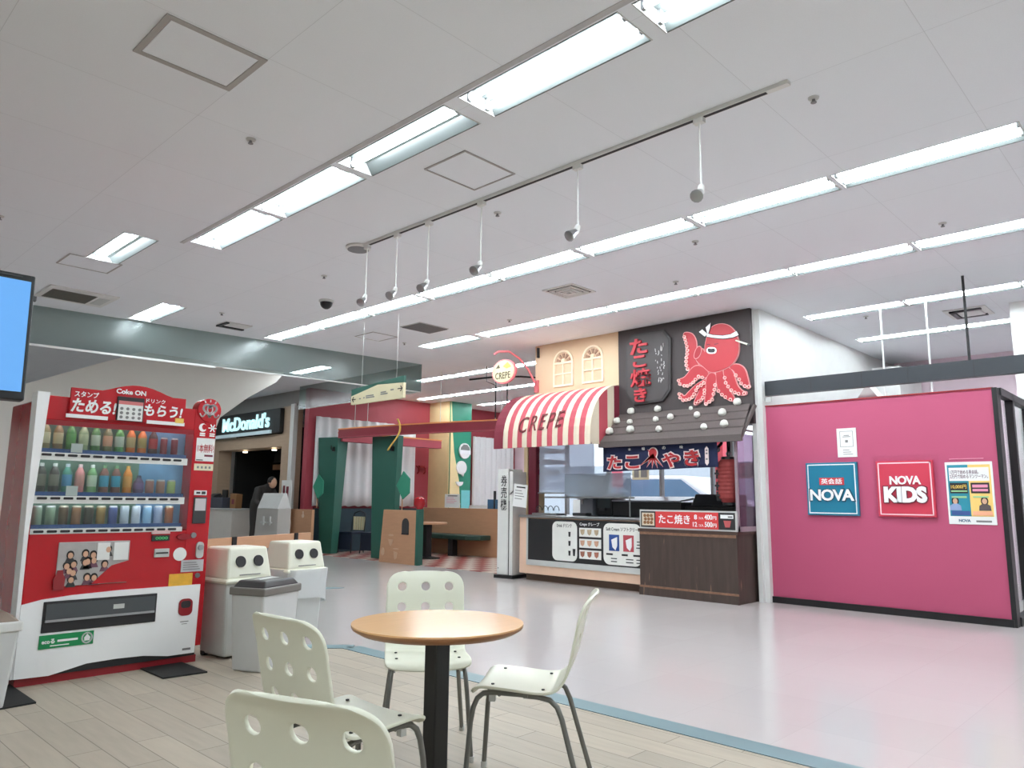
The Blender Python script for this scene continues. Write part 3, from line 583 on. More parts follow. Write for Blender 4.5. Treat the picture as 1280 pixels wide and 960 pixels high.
def rr(x0,x1,z0,z1,c,y0,y1,m):
    p=[]
    for cx,cz,a in ((x1-c,z0+c,-PI/2),(x1-c,z1-c,0),(x0+c,z1-c,PI/2),(x0+c,z0+c,PI)):
        for i in range(6): p.append((cx+c*math.cos(a+PI/2*i/5),cz+c*math.sin(a+PI/2*i/5)))
    return m.prism(p,y0,y1)
m=M(); rr(.53,1.0,.34,.905,.09,-.016,-.012,m); rr(1.47,2.1,.34,.905,.1,-.016,-.012,m)
for k in range(3): m.box(1.04,1.43,-.016,-.012,.70-.155*k,.825-.155*k)
m.build('menu_card',menuw,b)
text('drink_lettering','Drink ドリンク',inkdark,b,(.62,.9,.82,.875),-.017,.002,.005); text('crepe_lettering','Crepe クレープ',signwhite,b,(1.05,1.4,.845,.905),-.013,.003,.008); text('cream_lettering','Soft Cream ソフトクリーム',inkdark,b,(1.52,2.1,.8,.855),-.017,.002,.005)
m=M(); g=M()
for i,z in enumerate((.71,.58,.44)):
    g.box(.6,.78,-.018,-.016,z+.05,z+.06); g.box(.72,.8,-.018,-.016,z,z+.014)
    m.prism([(.84,z+.05),(.88,z+.05),(.875,z-.02),(.845,z-.02)],-.02,-.016)
m.prism([(.92,.52),(.97,.52),(.96,.42),(.93,.42)],-.02,-.016)
for k in range(3):
    for i in range(3): g.box(1.08+i*.13,1.14+i*.13,-.018,-.012,.683-.155*k,.69-.155*k)
m.build('drink_picture',inkdark,b); 
for k,c in enumerate(((190,170,140),(214,168,140),(170,110,90))):
    for i in range(3):
        q=M(); x=1.1+i*.125; z=.765-.155*k; q.prism([(x-.04,z+.035),(x+.04,z+.04),(x+.03,z-.02),(x,z-.045),(x-.03,z-.02)],-.02,-.016)
        q.build('crepe_picture',mat('crepe_pic%d'%k,c,.6,noise=.3,scale=30),b)
for i,c in enumerate(((44,80,150),(190,80,90))):
    M().box(1.57+.24*i,1.74+.24*i,-.02,-.016,.53,.75).build('cream_poster',mat('cream_pic%d'%i,c,.5,noise=.15,scale=20),b); q=M(); x=1.66+.24*i; q.prism([(x-.05,.68),(x+.05,.72),(x+.05,.6),(x+.02,.54),(x-.03,.58)],-.023,-.02); q.build('cone_picture',signwhite,b)
m=M()
for x,z,w in ((1.52,.47,.11),(1.78,.47,.1),(1.97,.47,.13),(1.6,.42,.1),(1.6,.38,.1),(1.85,.42,.12),(1.85,.38,.12),(2.02,.42,.08),(2.02,.38,.08),(2.03,.62,.07),(2.02,.58,.08),(2.03,.66,.06)): m.box(x,x+w,-.018,-.016,z,z+(.025 if z==.47 else .013))
m.build('price_marks',inkdark,b)
# striped awning: a barrel profile with stripes along it
aw_w=[mat('awning_maroon',(128,40,58),.7),mat('awning_cream',(224,210,188),.75),mat('awning_red',(196,84,96),.75)]
r=thing('awning','red and cream striped barrel awning lettered CREPE','awning',(8.9,8.2,0),RW)
Lw=1.885; prof=[(-.72,1.99),(-.72,2.13)]+[(-.72+.74*(1-math.cos(a*PI/2/10)),2.13+.76*math.sin(a*PI/2/10)) for a in range(1,11)]
def strp(x0,x1,mi,m):
    m.use(mi); n=len(prof)
    sag=lambda j:.012 if j==0 else 0
    vs=[]
    for (y,z) in prof: vs += [(x0,y,z),((x0+x1)/2,y-.006,z-.004),(x1,y,z)]
    m._add(vs,[(3*i+k,3*i+k+1,3*i+k+4,3*i+k+3) for i in range(n-1) for k in range(2)])
m=M(); strp(0,.2,0,m); k=17; x=.2; w=(Lw-.2)/k
for i in range(k): strp(x+i*w,x+(i+1)*w,1 if i%2==0 else 2,m)
m.build('canopy',aw_w,r,thick=.012,recalc=False)
e=M()   # right end cap, striped
ys=[-.72,-.52,-.32,-.16,.0]
def zt(y): 
    c=1-(y+.72)/.74; return 2.13+.76*math.sin(math.acos(max(-1,min(1,c))))
for i,mi in enumerate((1,2,1,0)):
    e.use(mi); a,bb=ys[i],ys[i+1]; pts=[(a,1.99),(bb,1.99)]+[(bb+(a-bb)*t/4,zt(bb+(a-bb)*t/4)) for t in range(5)]
    e.prism_x(pts,Lw-.008,Lw)
e.build('end_cap',aw_w,r)
fr=M(); fr.tube([(0,-.7,2.0),(Lw,-.7,2.0)],.012,6); fr.build('front_bar',maroon,r)
# lettering lies on the curved cloth
o=text('lettering','CREPE',mat('awning_letters',(116,48,52),.7),r,(.52,1.38,0,.3),0,.006,.0,spacing=1.15,shear=.15)
for v in o.data.vertices:
    s=v.co.z/.3; a=(.08+.33*s)*1.0; dy=v.co.y
    v.co.y=-.72+.74*(1-math.cos(a))-.012*math.cos(a)+dy; v.co.z=2.13+.76*math.sin(a)+.008+.07*(v.co.x-.5)
    v.co.y += .07*(v.co.x-.5)*math.tan(a)*.9
# arched window decorations
def archwin(y0,lab):
    r=thing('window_ornament',lab,'wall ornament',(8.9,y0,0),RW,'cream window ornaments above the awning')
    w=.4; fm=mat('ornament_cream',(250,232,206),.6); m=M()
    A=[(w/2+w/2*math.cos(PI*i/16),3.36+.2*math.sin(PI*i/16)) for i in range(17)]; B=[(w/2+(w/2-.03)*math.cos(PI*i/16),3.36+.17*math.sin(PI*i/16)) for i in range(17)]
    for i in range(16): m.prism([A[i],A[i+1],B[i+1],B[i]],-.025,0)
    for b in ((0,.03,3.0,3.36),(w-.03,w,3.0,3.36),(w/2-.012,w/2+.012,3.0,3.36),(0,w,2.98,3.01),(.02,w-.02,3.34,3.37),(.02,w-.02,3.17,3.19)): m.box(b[0],b[1],-.025,0,b[2],b[3])
    m.build('frame',fm,r); q=M()
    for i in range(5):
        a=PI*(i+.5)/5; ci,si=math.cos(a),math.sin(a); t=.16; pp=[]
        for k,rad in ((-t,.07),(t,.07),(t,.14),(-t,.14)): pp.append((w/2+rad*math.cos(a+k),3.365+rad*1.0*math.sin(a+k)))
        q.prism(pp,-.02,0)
    q.build('fan_light',mat('fan_tan',(176,140,116),.6),r); M().box(w/2-.03,w/2+.03,-.025,0,3.37,3.42).build('fan_hub',fm,r)  # fan panes in a darker tan than the frame
archwin(7.59,'cream arched window ornament on the stall wall, nearer the oval sign'); archwin(7.01,'cream arched window ornament on the stall wall, nearer the octopus board')
# oval bracket sign
r=thing('oval_sign','oval cream CREPE sign hanging from a curved pink bracket','sign',(8.88,7.95,0),RW)
pk=mat('bracket_pink',(226,120,128),.45)
M().box(-.04,.04,-.01,.02,2.93,3.13).build('wall_plate',pk,r)
m=M(); m.tube([(0,-.03,3.08),(-.05,-.15,3.3),(-.1,-.3,3.46),(-.14,-.5,3.55),(-.2,-.68,3.53),(-.24,-.74,3.48)],.018,8); m.build('bracket',pk,r,smooth=True)
b=M().disc(-.3,3.25,.265,-.46,-.42,28,.2).build('oval_rim',pk,r); M().disc(-.3,3.25,.24,-.47,-.455,28,.178).build('oval_face',mat('oval_cream',(226,212,172),.5),b)
text('lettering','CREPE',mat('crepe_ink',(96,84,60),.5),b,(-.47,-.14,3.13,3.24),-.471,.004,.012,spacing=1.1); m=M(); m.prism([(-.46,3.31),(-.4,3.37),(-.37,3.31)],-.476,-.47); m.build('tent_mark',mat('crepe_ink',(96,84,60)),b); m=M(); m.prism([(-.3,3.33),(-.2,3.39),(-.12,3.31),(-.22,3.29)],-.476,-.47); m.build('yellow_mark',yellow,b)
tag(M().tube([(-.24,-.0,3.48),(-.24,0,3.5)],.004,5).build('sign_hook',pk,r) if 0 else M().box(8.86,8.9,7.9,7.93,3.5,3.66).build('speaker_bracket',inkdark),'small dark bracket high on the left edge of the cream stall wall','bracket')
OCT={'body':[(1.449,3.335),(1.48,3.433),(1.529,3.511),(1.603,3.542),(1.694,3.54),(1.782,3.506),(1.85,3.437),(1.891,3.356),(1.913,3.253),(1.909,3.138),(1.87,3.044),(1.797,2.97),(1.708,2.931),(1.581,2.904),(1.481,2.915),(1.401,3.0),(1.328,3.06),(1.278,3.135),(1.294,3.184),(1.372,3.26),(1.408,3.221),(1.438,3.174),(1.432,3.269)],'mouth':[(1.363,3.275),(1.381,3.242),(1.369,3.183),(1.334,3.136),(1.296,3.12),(1.274,3.139),(1.279,3.186),(1.305,3.243),(1.335,3.274)],'band':[(1.48,3.437),(1.562,3.404),(1.706,3.374),(1.813,3.375),(1.898,3.408),(1.926,3.351),(1.846,3.332),(1.704,3.336),(1.579,3.364),(1.466,3.398)],'bow1':[(1.48,3.433),(1.408,3.504),(1.356,3.477),(1.442,3.401)],'bow2':[(1.48,3.442),(1.459,3.522),(1.535,3.576),(1.525,3.512),(1.493,3.435)],'eye':[(1.455,3.223),(1.483,3.248),(1.538,3.246),(1.592,3.23),(1.606,3.191),(1.59,3.155),(1.535,3.153),(1.48,3.164),(1.457,3.189)],'pup':[(1.473,3.221),(1.501,3.234),(1.528,3.219),(1.565,3.225),(1.588,3.2),(1.572,3.169),(1.532,3.171),(1.49,3.179)],'t1':[(1.092,3.505),(1.17,3.505),(1.246,3.468),(1.29,3.375),(1.297,3.287),(1.266,3.188),(1.273,3.101),(1.327,3.026),(1.288,2.979),(1.164,2.968),(1.137,3.031),(1.13,3.136),(1.143,3.256),(1.128,3.398)],'t2':[(1.472,2.916),(1.382,3.002),(1.289,3.03),(1.213,2.996),(1.153,2.926),(1.094,2.877),(1.006,2.864),(1.014,2.802),(1.129,2.756),(1.245,2.813),(1.322,2.865),(1.433,2.844)],'t3':[(1.451,2.842),(1.395,2.815),(1.282,2.775),(1.165,2.684),(1.087,2.614),(1.03,2.68),(1.01,2.63),(1.066,2.565),(1.181,2.572),(1.278,2.64),(1.393,2.764)],'t4':[(1.45,2.809),(1.355,2.734),(1.276,2.598),(1.227,2.509),(1.273,2.492),(1.387,2.563),(1.427,2.677)],'t5':[(1.462,2.875),(1.508,2.904),(1.571,2.88),(1.578,2.812),(1.556,2.714),(1.535,2.617),(1.459,2.523),(1.393,2.479),(1.414,2.561),(1.428,2.693),(1.432,2.811)],'t6':[(1.582,2.929),(1.619,2.966),(1.664,2.961),(1.679,2.868),(1.702,2.766),(1.751,2.663),(1.833,2.525),(1.78,2.497),(1.677,2.571),(1.608,2.643),(1.585,2.745),(1.579,2.846)],'t7':[(1.69,2.933),(1.761,2.95),(1.821,2.885),(1.843,2.784),(1.874,2.683),(1.94,2.612),(1.999,2.599),(1.972,2.561),(1.853,2.588),(1.768,2.661),(1.719,2.764),(1.69,2.85)],'t8':[(1.761,2.942),(1.833,2.983),(1.919,2.964),(1.985,2.899),(2.015,2.783),(2.031,2.684),(2.026,2.636),(1.943,2.693),(1.895,2.779),(1.854,2.849),(1.83,2.901)],'suck':[(1.12,3.448),(1.134,3.406),(1.146,3.36),(1.158,3.306),(1.163,3.253),(1.157,3.202),(1.144,3.152),(1.139,3.1),(1.141,3.048),(1.159,2.994),(1.015,2.851),(1.034,2.8),(1.101,2.768),(1.148,2.763),(1.197,2.775),(1.239,2.8),(1.274,2.836),(1.322,2.873),(1.378,2.854),(1.02,2.663),(1.032,2.611),(1.076,2.573),(1.124,2.572),(1.172,2.578),(1.22,2.603),(1.249,2.639),(1.279,2.691),(1.308,2.73),(1.356,2.751),(1.399,2.777),(1.264,2.514),(1.312,2.536),(1.349,2.549),(1.378,2.584),(1.402,2.637),(1.405,2.679),(1.421,2.493),(1.468,2.518),(1.511,2.544),(1.535,2.617),(1.551,2.673),(1.563,2.734),(1.608,2.651),(1.656,2.597),(1.703,2.56),(1.772,2.522),(1.703,2.816),(1.715,2.748),(1.747,2.696),(1.789,2.643),(1.836,2.609),(1.887,2.588),(1.964,2.586),(1.859,2.832),(1.903,2.773),(1.927,2.719),(1.977,2.678),(2.03,2.668)],'plaque':[(0.162,3.479),(0.269,3.603),(0.805,3.596),(0.913,3.464),(0.894,2.727),(0.761,2.582),(0.273,2.568),(0.15,2.724)],'plaque2':[(0.196,3.465),(0.29,3.569),(0.794,3.564),(0.885,3.45),(0.867,2.744),(0.748,2.611),(0.29,2.598),(0.185,2.736)],'ta':[(0.246,3.523),(0.57,3.205)],'ko':[(0.349,3.251),(0.493,3.007)],'yaki':[(0.249,3.071),(0.592,2.756)],'ki':[(0.352,2.818),(0.495,2.595)],'wh':[(0.626,3.379),(0.817,2.822)],'pole':[(1.88,3.288),(2.116,3.179)]}
# ------------------------------------------------------------------ takoyaki stall
r=thing('stall_signboard','charcoal board with a red octopus picture above the takoyaki stall','signboard',(8.87,6.32,0),RW)
M().box(0,2.07,0,.05,2.2,3.695).build('board',boardbrown,r)
p=M().prism(OCT['plaque'],-.04,0).build('plaque',plaquem,r,bevel=.008); M().prism(OCT['plaque2'],-.048,-.04).build('plaque_face',mat('plaque_face',(66,60,60),.55,noise=.15),p,bevel=.004)
def bx(k): (a,b),(c,d)=OCT[k]; return (a,c,min(b,d),max(b,d))
octr2=mat('plaque_red',(188,50,60),.5)
for ch,k in (('た',(.25,.55,3.29,3.52)),('こ',(.3,.52,3.1,3.27)),('焼',(.25,.59,2.82,3.08)),('き',(.31,.52,2.6,2.8))): text('red_lettering',ch,octr2,p,k,-.05,.025,.03 if ch!='焼' else .016)
m=M(); random.seed(3)
for i in range(34):
    x=.66+.15*random.random(); z=2.84+.52*random.random(); a=random.uniform(-.4,.4); l=random.uniform(.015,.05)
    m.prism([(x,z),(x+.01,z),(x+.01+a*l,z+l),(x+a*l,z+l)],-.052,-.048)
m.build('white_brushwork',mat('brush_white',(190,186,184),.6),p)
def grow(pts,d):
    cx=sum(q[0] for q in pts)/len(pts); out=[]; n=len(pts)
    A=sum(pts[i][0]*pts[(i+1)%n][1]-pts[(i+1)%n][0]*pts[i][1] for i in range(n)); sg=1 if A>0 else -1
    for i in range(n):
        a=Vector(pts[i-1]);b=Vector(pts[i]);c=Vector(pts[(i+1)%n]); e1=(b-a).normalized(); e2=(c-b).normalized()
        nrm=Vector((e1.y+e2.y,-e1.x-e2.x))*sg
        nrm=nrm.normalized()*d if nrm.length>1e-6 else Vector((0,0)); out.append((b.x+nrm.x,b.y+nrm.y))
    return out
def smoothp(pts,it=2):
    for _ in range(it):
        q=[]
        for i in range(len(pts)):
            a,b=pts[i],pts[(i+1)%len(pts)]; q += [(a[0]*.75+b[0]*.25,a[1]*.75+b[1]*.25),(a[0]*.25+b[0]*.75,a[1]*.25+b[1]*.75)]
        pts=q
    return pts
o=bpy.data.objects.new('octopus',None); C.objects.link(o); o.parent=r
for i,k in enumerate(('t1','t3','t4','t2','t8','t7','t6','t5')):
    g=smoothp(OCT[k]); y=-.012-.002*i
    M().use(0).prism(grow(g,.012),y,0).use(1).prism(g,y-.004,y).build('tentacle',[octopink,octored],o)
g=smoothp(OCT['body']); M().use(0).prism(grow(g,.01),-.03,0).use(1).prism(g,-.036,-.03).build('head',[octopink,octored],o)
m=M(); g=smoothp(OCT['mouth'],1); m.use(0).prism(grow(g,.012),-.042,-.03).use(1).prism(g,-.045,-.042); m.build('mouth',[octopink,mat('mouth_red',(170,40,52),.6)],o)
m=M(); m.use(1); 
for k in ('band','bow1','bow2'): m.prism(grow(OCT[k],.008),-.044,-.03)
m.use(0)
for k in ('band','bow1','bow2'): m.prism(OCT[k],-.048,-.044)
m.build('headband',[signwhite,inkdark],o)
m=M(); m.use(0).prism(smoothp(OCT['eye'],1),-.042,-.03).use(1).prism(smoothp(OCT['pup'],1),-.045,-.042); m.use(2).prism([(1.46,3.285),(1.51,3.275),(1.51,3.288),(1.47,3.297)],-.04,-.03).prism([(1.57,3.27),(1.63,3.275),(1.63,3.285),(1.58,3.285)],-.04,-.03); m.build('eyes',[signwhite,inkdark,maroon],o)
for (x,z) in OCT['suck']:
    n=12; m=M()
    for a in range(n):
        t0,t1=2*PI*a/n,2*PI*(a+1)/n
        m._ext([(x+q*math.cos(t),-.036,z+q*math.sin(t)) for q,t in ((.024,t0),(.024,t1),(.014,t1),(.014,t0))],[(x+q*math.cos(t),-.012,z+q*math.sin(t)) for q,t in ((.024,t0),(.024,t1),(.014,t1),(.014,t0))])
    s_=m.build('sucker',mat('sucker_pink',(248,196,190),.6),o)
m=M(); m.tube([(1.88,-.03,3.288),(2.12,-.16,3.175)],.012,8); m.use(1).tube([(2.1,-.15,3.185),(2.14,-.17,3.165)],.015,8); m.build('toothpick',[offwhite,darkgrey],o)
# plank roof with stones
r=thing('plank_canopy','weathered plank roof over the takoyaki stall','stall roof')
Yl,Yr=6.30,4.29
nP=4
def pt(t,side,dz):
    return (8.86-.51*t,(Yl-.005*t) if side==0 else (Yr-.11*t),2.45-.45*t+dz)
def slab_(t0,t1,z0,z1,nm,mt):
    a=[pt(t0,0,z1),pt(t0,1,z1),pt(t1,1,z1),pt(t1,0,z1)]; b=[pt(t0,0,z0),pt(t0,1,z0),pt(t1,1,z0),pt(t1,0,z0)]
    M()._add(a+b,[(0,1,2,3),(7,6,5,4),(0,4,5,1),(1,5,6,2),(2,6,7,3),(3,7,4,0)]).build(nm,mt,r)
slab_(0,1,-.05,-.025,'gap_shadow_board',inkdark)  # dark sheet under the planks, paints the shadow in their gaps
for i in range(nP): slab_(i/nP,(i+1)/nP-.045,-.025,.004,'plank',greywood)
M().prism([(8.33,1.94),(8.38,1.94),(8.38,1.99),(8.33,1.99)],4.17,6.295).build('eaves_board',greywood,r)
m=M(); m.tube([(8.88,4.24,2.42),(8.40,4.22,1.96)],.03,6); m.tube([(8.88,6.27,2.42),(8.40,6.27,1.96)],.03,6); m.build('side_rafter',greywood,r)
stn=[(8.85,6.10,.058),(8.85,5.65,.054),(8.69,6.235,.056),(8.66,5.99,.044),(8.67,5.57,.044),(8.69,5.35,.049),(8.69,4.95,.047),(8.69,4.59,.056),(8.5,6.225,.06),(8.51,5.88,.06),(8.49,5.41,.048),(8.48,4.74,.046),(8.5,4.47,.055),(8.85,4.46,.056),(8.83,5.12,.03)]
slab=['on the top plank, %s from the crepe awning'%w for w in ('first','second')]+['on the second plank, %s from the crepe awning'%w for w in ORD[:6]]+['on the lowest plank, %s from the crepe awning'%w for w in ORD[:5]]+['on the top plank under the octopus tentacles at its right end','tiny one on the top plank below the octopus']
for (x,y,s),l in zip(stn,slab):
    z=2.45-.45*(8.86-x)/.51+.012+s*.62
    m=M(); m.ball((0,0,0),(s*.85,s,s*.85),12,8)
    m.v=[(a*(1+.12*math.sin(9*b/s+y)),b*(1+.1*math.cos(5*c/s+x)),c*(1+.1*math.sin(7*a/s+y*3))) for a,b,c in m.v]
    tag(m.build('roof_stone',stonem,smooth=True,loc=(x,y,z)),'white stone '+l,'stone','white stones on the stall roof')
# shop curtain (noren)
r=thing('shop_curtain','navy shop curtain with big red Japanese letters and an octopus','shop curtain',(8.45,6.3,0),RW)
m=M(); m.grid(lambda u,v:(1.75*u,.02*math.sin(14*u)*(1-v),1.61+.38*v+.03*u*(1-v)),28,6); m.build('cloth',navy,r,thick=.006,smooth=True)
lo=mat('letter_outline',(240,222,220),.6); lr=mat('letter_red',(186,46,52),.6)
for ch,(x0,x1,z0,z1) in (('た',(.1,.33,1.645,1.825)),('こ',(.4,.62,1.645,1.815)),('や',(.98,1.24,1.65,1.84)),('き',(1.31,1.52,1.66,1.86))):
    text('letter_outline',ch,lo,r,(x0-.018,x1+.018,z0-.018,z1+.018),-.03,.004,.075); text('letter',ch,lr,r,(x0,x1,z0,z1),-.036,.004,.03)
for ch,x in (('本',.44),('場',.66),('の',.98),('味',1.24)): text('small_letter',ch,signwhite,r,(x,x+.05,1.885,1.925),-.03,.003,.01)
m=M()
m.use(0).disc(.84,1.84,.075,-.036,-.03,18,.08); m.use(1).disc(.84,1.84,.06,-.04,-.036,18,.065)
for i,(dx,dz) in enumerate(((-.26,-.2),(-.2,-.16),(-.12,-.22),(-.02,-.24),(.08,-.24),(.18,-.22),(-.1,.1),(.02,.12))):
    a=Vector((.84,1.81)); b=Vector((.84+dx*.85,1.82+dz*.75)); d=(b-a).normalized(); n=Vector((-d.y,d.x))
    for mi,wd,y in ((0,.032,-.034),(1,.02,-.038)): m.use(mi).prism([tuple(a+n*wd),tuple(a-n*wd),tuple(b)],y-.003,y)
m.build('octopus_print',[lo,lr],r)
b=M().prism([(1.6,1.69),(1.625,1.66),(1.65,1.69),(1.65,1.87),(1.625,1.9),(1.6,1.87)],-.034,-.03).build('badge',lo,r); m=M()
for z in (1.84,1.8,1.73): m.box(1.613,1.637,-.037,-.034,z,z+.02)
m.build('badge_print',inkgrey,b); M().tube([(-.03,.0,1.985),(1.9,0,1.985)],.012,6).build('curtain_rod',darkgrey,r)
# lantern
r=thing('paper_lantern','red paper lantern hanging at the right end of the takoyaki stall','lantern',(8.62,4.5,0))
prof=[(.07,1.2),(.09,1.22),(.125,1.26)]+[(.13+(.004 if i%2 else -.002),1.3+.024*i) for i in range(16)]+[(.12,1.7),(.09,1.735),(.07,1.74)]
M().lathe(prof,20).build('shade',mat('lantern_red',(136,48,46),.7,noise=.12,scale=12),r,smooth=False); M().lathe([(.075,1.735),(.08,1.74),(.08,1.77),(.06,1.775)],16).build('end_ring',black,r); M().lathe([(.06,1.17),(.078,1.175),(.078,1.205),(.06,1.21)],16).build('end_ring',black,r)
M().tube([(0,0,1.77),(0,0,2.1)],.008,6).build('hanger',black,r)
m=M()
for z,s in ((1.55,.06),(1.4,.06),(1.28,.04)): 
    a=2.05; m.box(-.115,-.06,.06,.125,z,z+.025); m.box(-.09,-.07,.05,.12,z-.05,z+.06)
m.build('brush_marks',inkdark,r)
r=thing('wall_lamps','small dark clip lamps under the roof beside the red lantern','lamp',(8.7,4.62,0)); m=M(); m.tube([(0,0,2.05),(0,0,1.95),(-.04,.03,1.9)],.02,8); m.tube([(0,-.1,2.05),(0,-.1,1.9),(-.04,-.12,1.84)],.02,8); m.build('arm',black,r); M().ball((-.05,.03,1.87),.035,10,8).use(0).ball((-.05,-.12,1.81),.035,10,8).build('bulb',steel,r,smooth=True)
# counter, price board, side panel
r=thing('takoyaki_counter','worn dark brown wooden counter of the takoyaki stall','counter',(8.5,5.75,0),RW)
M().box(0,1.4,0,.55,0,.82).build('body',WORN,r,bevel=.004); ew_=mat('worn_edge',(140,104,82),.6,noise=.45,scale=9,stretch=(3,3,3))
M().box(-.015,1.415,-.015,.57,.82,.855).build('counter_top',mat('counter_top_brown',(84,64,56),.5,noise=.4,scale=8),r,bevel=.004); M().box(-.006,1.406,-.012,.02,.0,.1).build('kick_board',WORN,r); M().box(-.004,1.404,-.014,.0,.1,.125).build('worn_strip',ew_,r); M().box(0.01,1.39,-.006,.0,.78,.815).build('worn_top_strip',ew_,r)
r=thing('price_board','red price board lettered in white on the takoyaki counter','price board',(8.47,5.72,.857),RW)
b=M().box(0,1.39,0,.03,0,.245).build('board',lightgrey,r,bevel=.003); M().box(.02,1.37,-.004,0,.02,.225).build('black_panel',inkdark,r); M().box(.25,1.15,-.008,-.004,.02,.225).build('red_panel',mat('price_red',(214,62,62),.5),r)
text('lettering','たこ焼き',signwhite,r,(.3,.76,.07,.19),-.009,.003,.014)
for body,bb in (('8',(.82,.86,.135,.195)),('コ入',(.88,.95,.138,.17)),('400',(.965,1.07,.135,.2)),('円',(1.075,1.125,.135,.18)),('12',(.8,.86,.045,.105)),('コ入',(.88,.95,.048,.08)),('500',(.965,1.07,.045,.11)),('円',(1.075,1.125,.045,.09))):
    text('price_lettering',body,signwhite,r,bb,-.009,.003,.02 if body[0] in '8451' else .008)
p=M().box(.04,.23,-.008,-.004,.04,.205).build('food_picture',mat('photo_tan',(214,200,176),.5),r); m=M()
for i in range(3):
    for j in range(3): m.ball((.085+.05*i+.01*(j%2),-.008,.08+.045*j),(.024,.006,.022),8,6)
m.build('dumplings',mat('dumpling_brown',(140,96,60),.5,noise=.5,scale=40),p,smooth=True)
M().box(1.18,1.35,-.008,-.004,.155,.2).build('white_tag',signwhite,r); M().prism([(1.22,.13),(1.32,.13),(1.3,.05),(1.24,.05)],-.008,-.004).build('cup_picture',mat('cup_rose',(190,90,90),.5),r); M().box(1.28,1.34,-.01,-.008,.165,.185).build('tag_print',inkgrey,r)
r=thing('side_screen','clear plastic side screen at the right end of the takoyaki counter','screen',(8.5,4.34,.857),RW)
M().box(0,.012,.02,.52,.05,1.2).build('sheet',plexi,r); m=M(); m.box(-.01,.025,0,.025,0,1.15); m.box(-.01,.025,.5,.53,0,1.2); m.box(-.01,.025,0,.53,0,.06); m.prism_x([(0,1.13),(.1,1.24),(.53,1.24),(.53,1.26),(.09,1.265),(-.01,1.15)],-.01,.025); m.build('frame',mat('screen_frame',(150,132,140),.5),r)
# kitchen gear seen through the openings
tag(M().box(9.06,9.6,4.305,4.36,0,2.35).build('stall_screen',mat('stall_panel_dark',(72,64,64),.6)),'dark side panel inside the takoyaki stall behind the lantern','panel')
r=thing('takoyaki_griddle','black covered takoyaki griddle behind the counter','griddle',(9.15,5.45,.857),RW); M().box(0,.85,0,.5,0,.3).build('body',black,r,bevel=.02); m=M(); m.prism_x([(0,.3),(.5,.3),(.45,.46),(.12,.46)],.1,.7); m.build('hood',mat('hood_black',(34,36,40),.35),r,bevel=.02); M().box(.35,.5,-.02,0,.12,.24).build('control_panel',midgrey,r); m=M(); m.disc(.2,.18,.03,-.02,0,12); m.disc(.62,.18,.03,-.02,0,12); m.build('knob',midgrey,r)
tag(M().box(9.1,9.7,4.4,5.76,0,.855).box(9.06,9.7,5.76,8.0,0,.985).build('work_bench',steel,bevel=.005),'stainless work bench inside the food stalls','work bench')
r=thing('cold_case','long black glass-topped cold case behind the crepe counter','cold case',(9.0,6.62,.985),RW); M().box(0,1.15,.1,.6,0,.22).build('body',black,r,bevel=.01); M().prism_x([(.08,.22),(.6,.27),(.6,.3),(.08,.24)],0,1.15).build('lid',mat('case_lid_grey',(150,150,160),.2),r)
r=thing('ice_cream_machine','grey soft ice cream machine behind the crepe counter','ice cream machine',(9.15,7.33,.986),RW)
M().box(0,.3,0,.4,0,.62).build('body',mat('machine_grey',(132,134,140),.4,metal=.3),r,bevel=.015); m=M(); m.box(.08,.22,-.1,0,.25,.34); m.tube([(.15,-.06,.25),(.15,-.06,.17)],.018,8); m.build('dispenser',steel,r); M().box(.02,.28,-.14,0,0,.04).build('drip_tray',darkgrey,r); M().box(.07,.2,-.004,0,.4,.55).build('label_plate',signwhite,r)
r=thing('drink_dispenser','black drink dispenser next to the grey ice cream machine','dispenser',(9.2,7.0,.986),RW); M().box(0,.3,0,.35,.0,.34).build('body',black,r,bevel=.02); M().box(.03,.27,-.01,0,.12,.26).build('front_panel',mat('dispenser_panel',(52,60,60),.4),r); M().box(.1,.2,-.06,0,.08,.12).build('spout',darkgrey,r)
r=thing('glass_rack','low rack of small glass jars at the left end of the crepe counter','rack',(8.85,8.0,.985),RW); M().box(0,.5,.0,.25,0,.03).build('tray',steel,r); m=M()
for i,x in enumerate((.06,.19,.3,.42)): m.tube([(x+.055*math.cos(a*PI/8),.1,.05+.07*math.sin(a*PI/8)+.02) for a in range(9)],.006,6)
m.build('wire_hoop',darkgrey,r); m=M()
for x in (.06,.19,.3,.42): m.lathe([(.04,.03),(.042,.09),(.035,.1)],12,(x,.12,0))
m.build('jar',clear,r)
r=thing('roller_blind','half-lowered frosted roller blind behind the crepe counter','roller blind',(9.0,7.98,0),RW); M().box(0,1.1,0,.006,1.33,2.25).build('sheet',blindm,r); M().tube([(-.02,0,1.325),(1.12,0,1.325)],.012,8).build('bottom_bar',steel,r); M().tube([(-.02,0,2.28),(1.12,0,2.28)],.03,8).build('roll',lightgrey,r)
r=thing('splash_screen','clear splash screen in a thin steel frame above the crepe counter','screen',(8.75,7.25,.985),RW); M().box(0,1.2,0,.008,.28,.62).build('sheet',glass_mat('splash_glass',(214,222,228),1,.05,((200,206,214),.3)),r); m=M(); m.box(-.4,1.25,-.006,.014,.26,.285); m.tube([(.02,0,0),(.02,0,.3)],.01,6); m.tube([(1.18,0,0),(1.18,0,.3)],.01,6); m.build('rail',steel,r)
M().box(.17,.3,-.008,-.002,.05,.24).build('paper_tag',paperm,r)
m=M()
for i,(y,z) in enumerate(((8.15,1.98),(8.15,1.8))): m.box(9.05,9.5,y-.3,y+.05,z,z+.06)
m.box(9.05,9.4,7.9,8.15,1.62,1.7); tag(m.build('wall_shelf',maroon),'short maroon wall shelves behind the stall pillar','shelf')
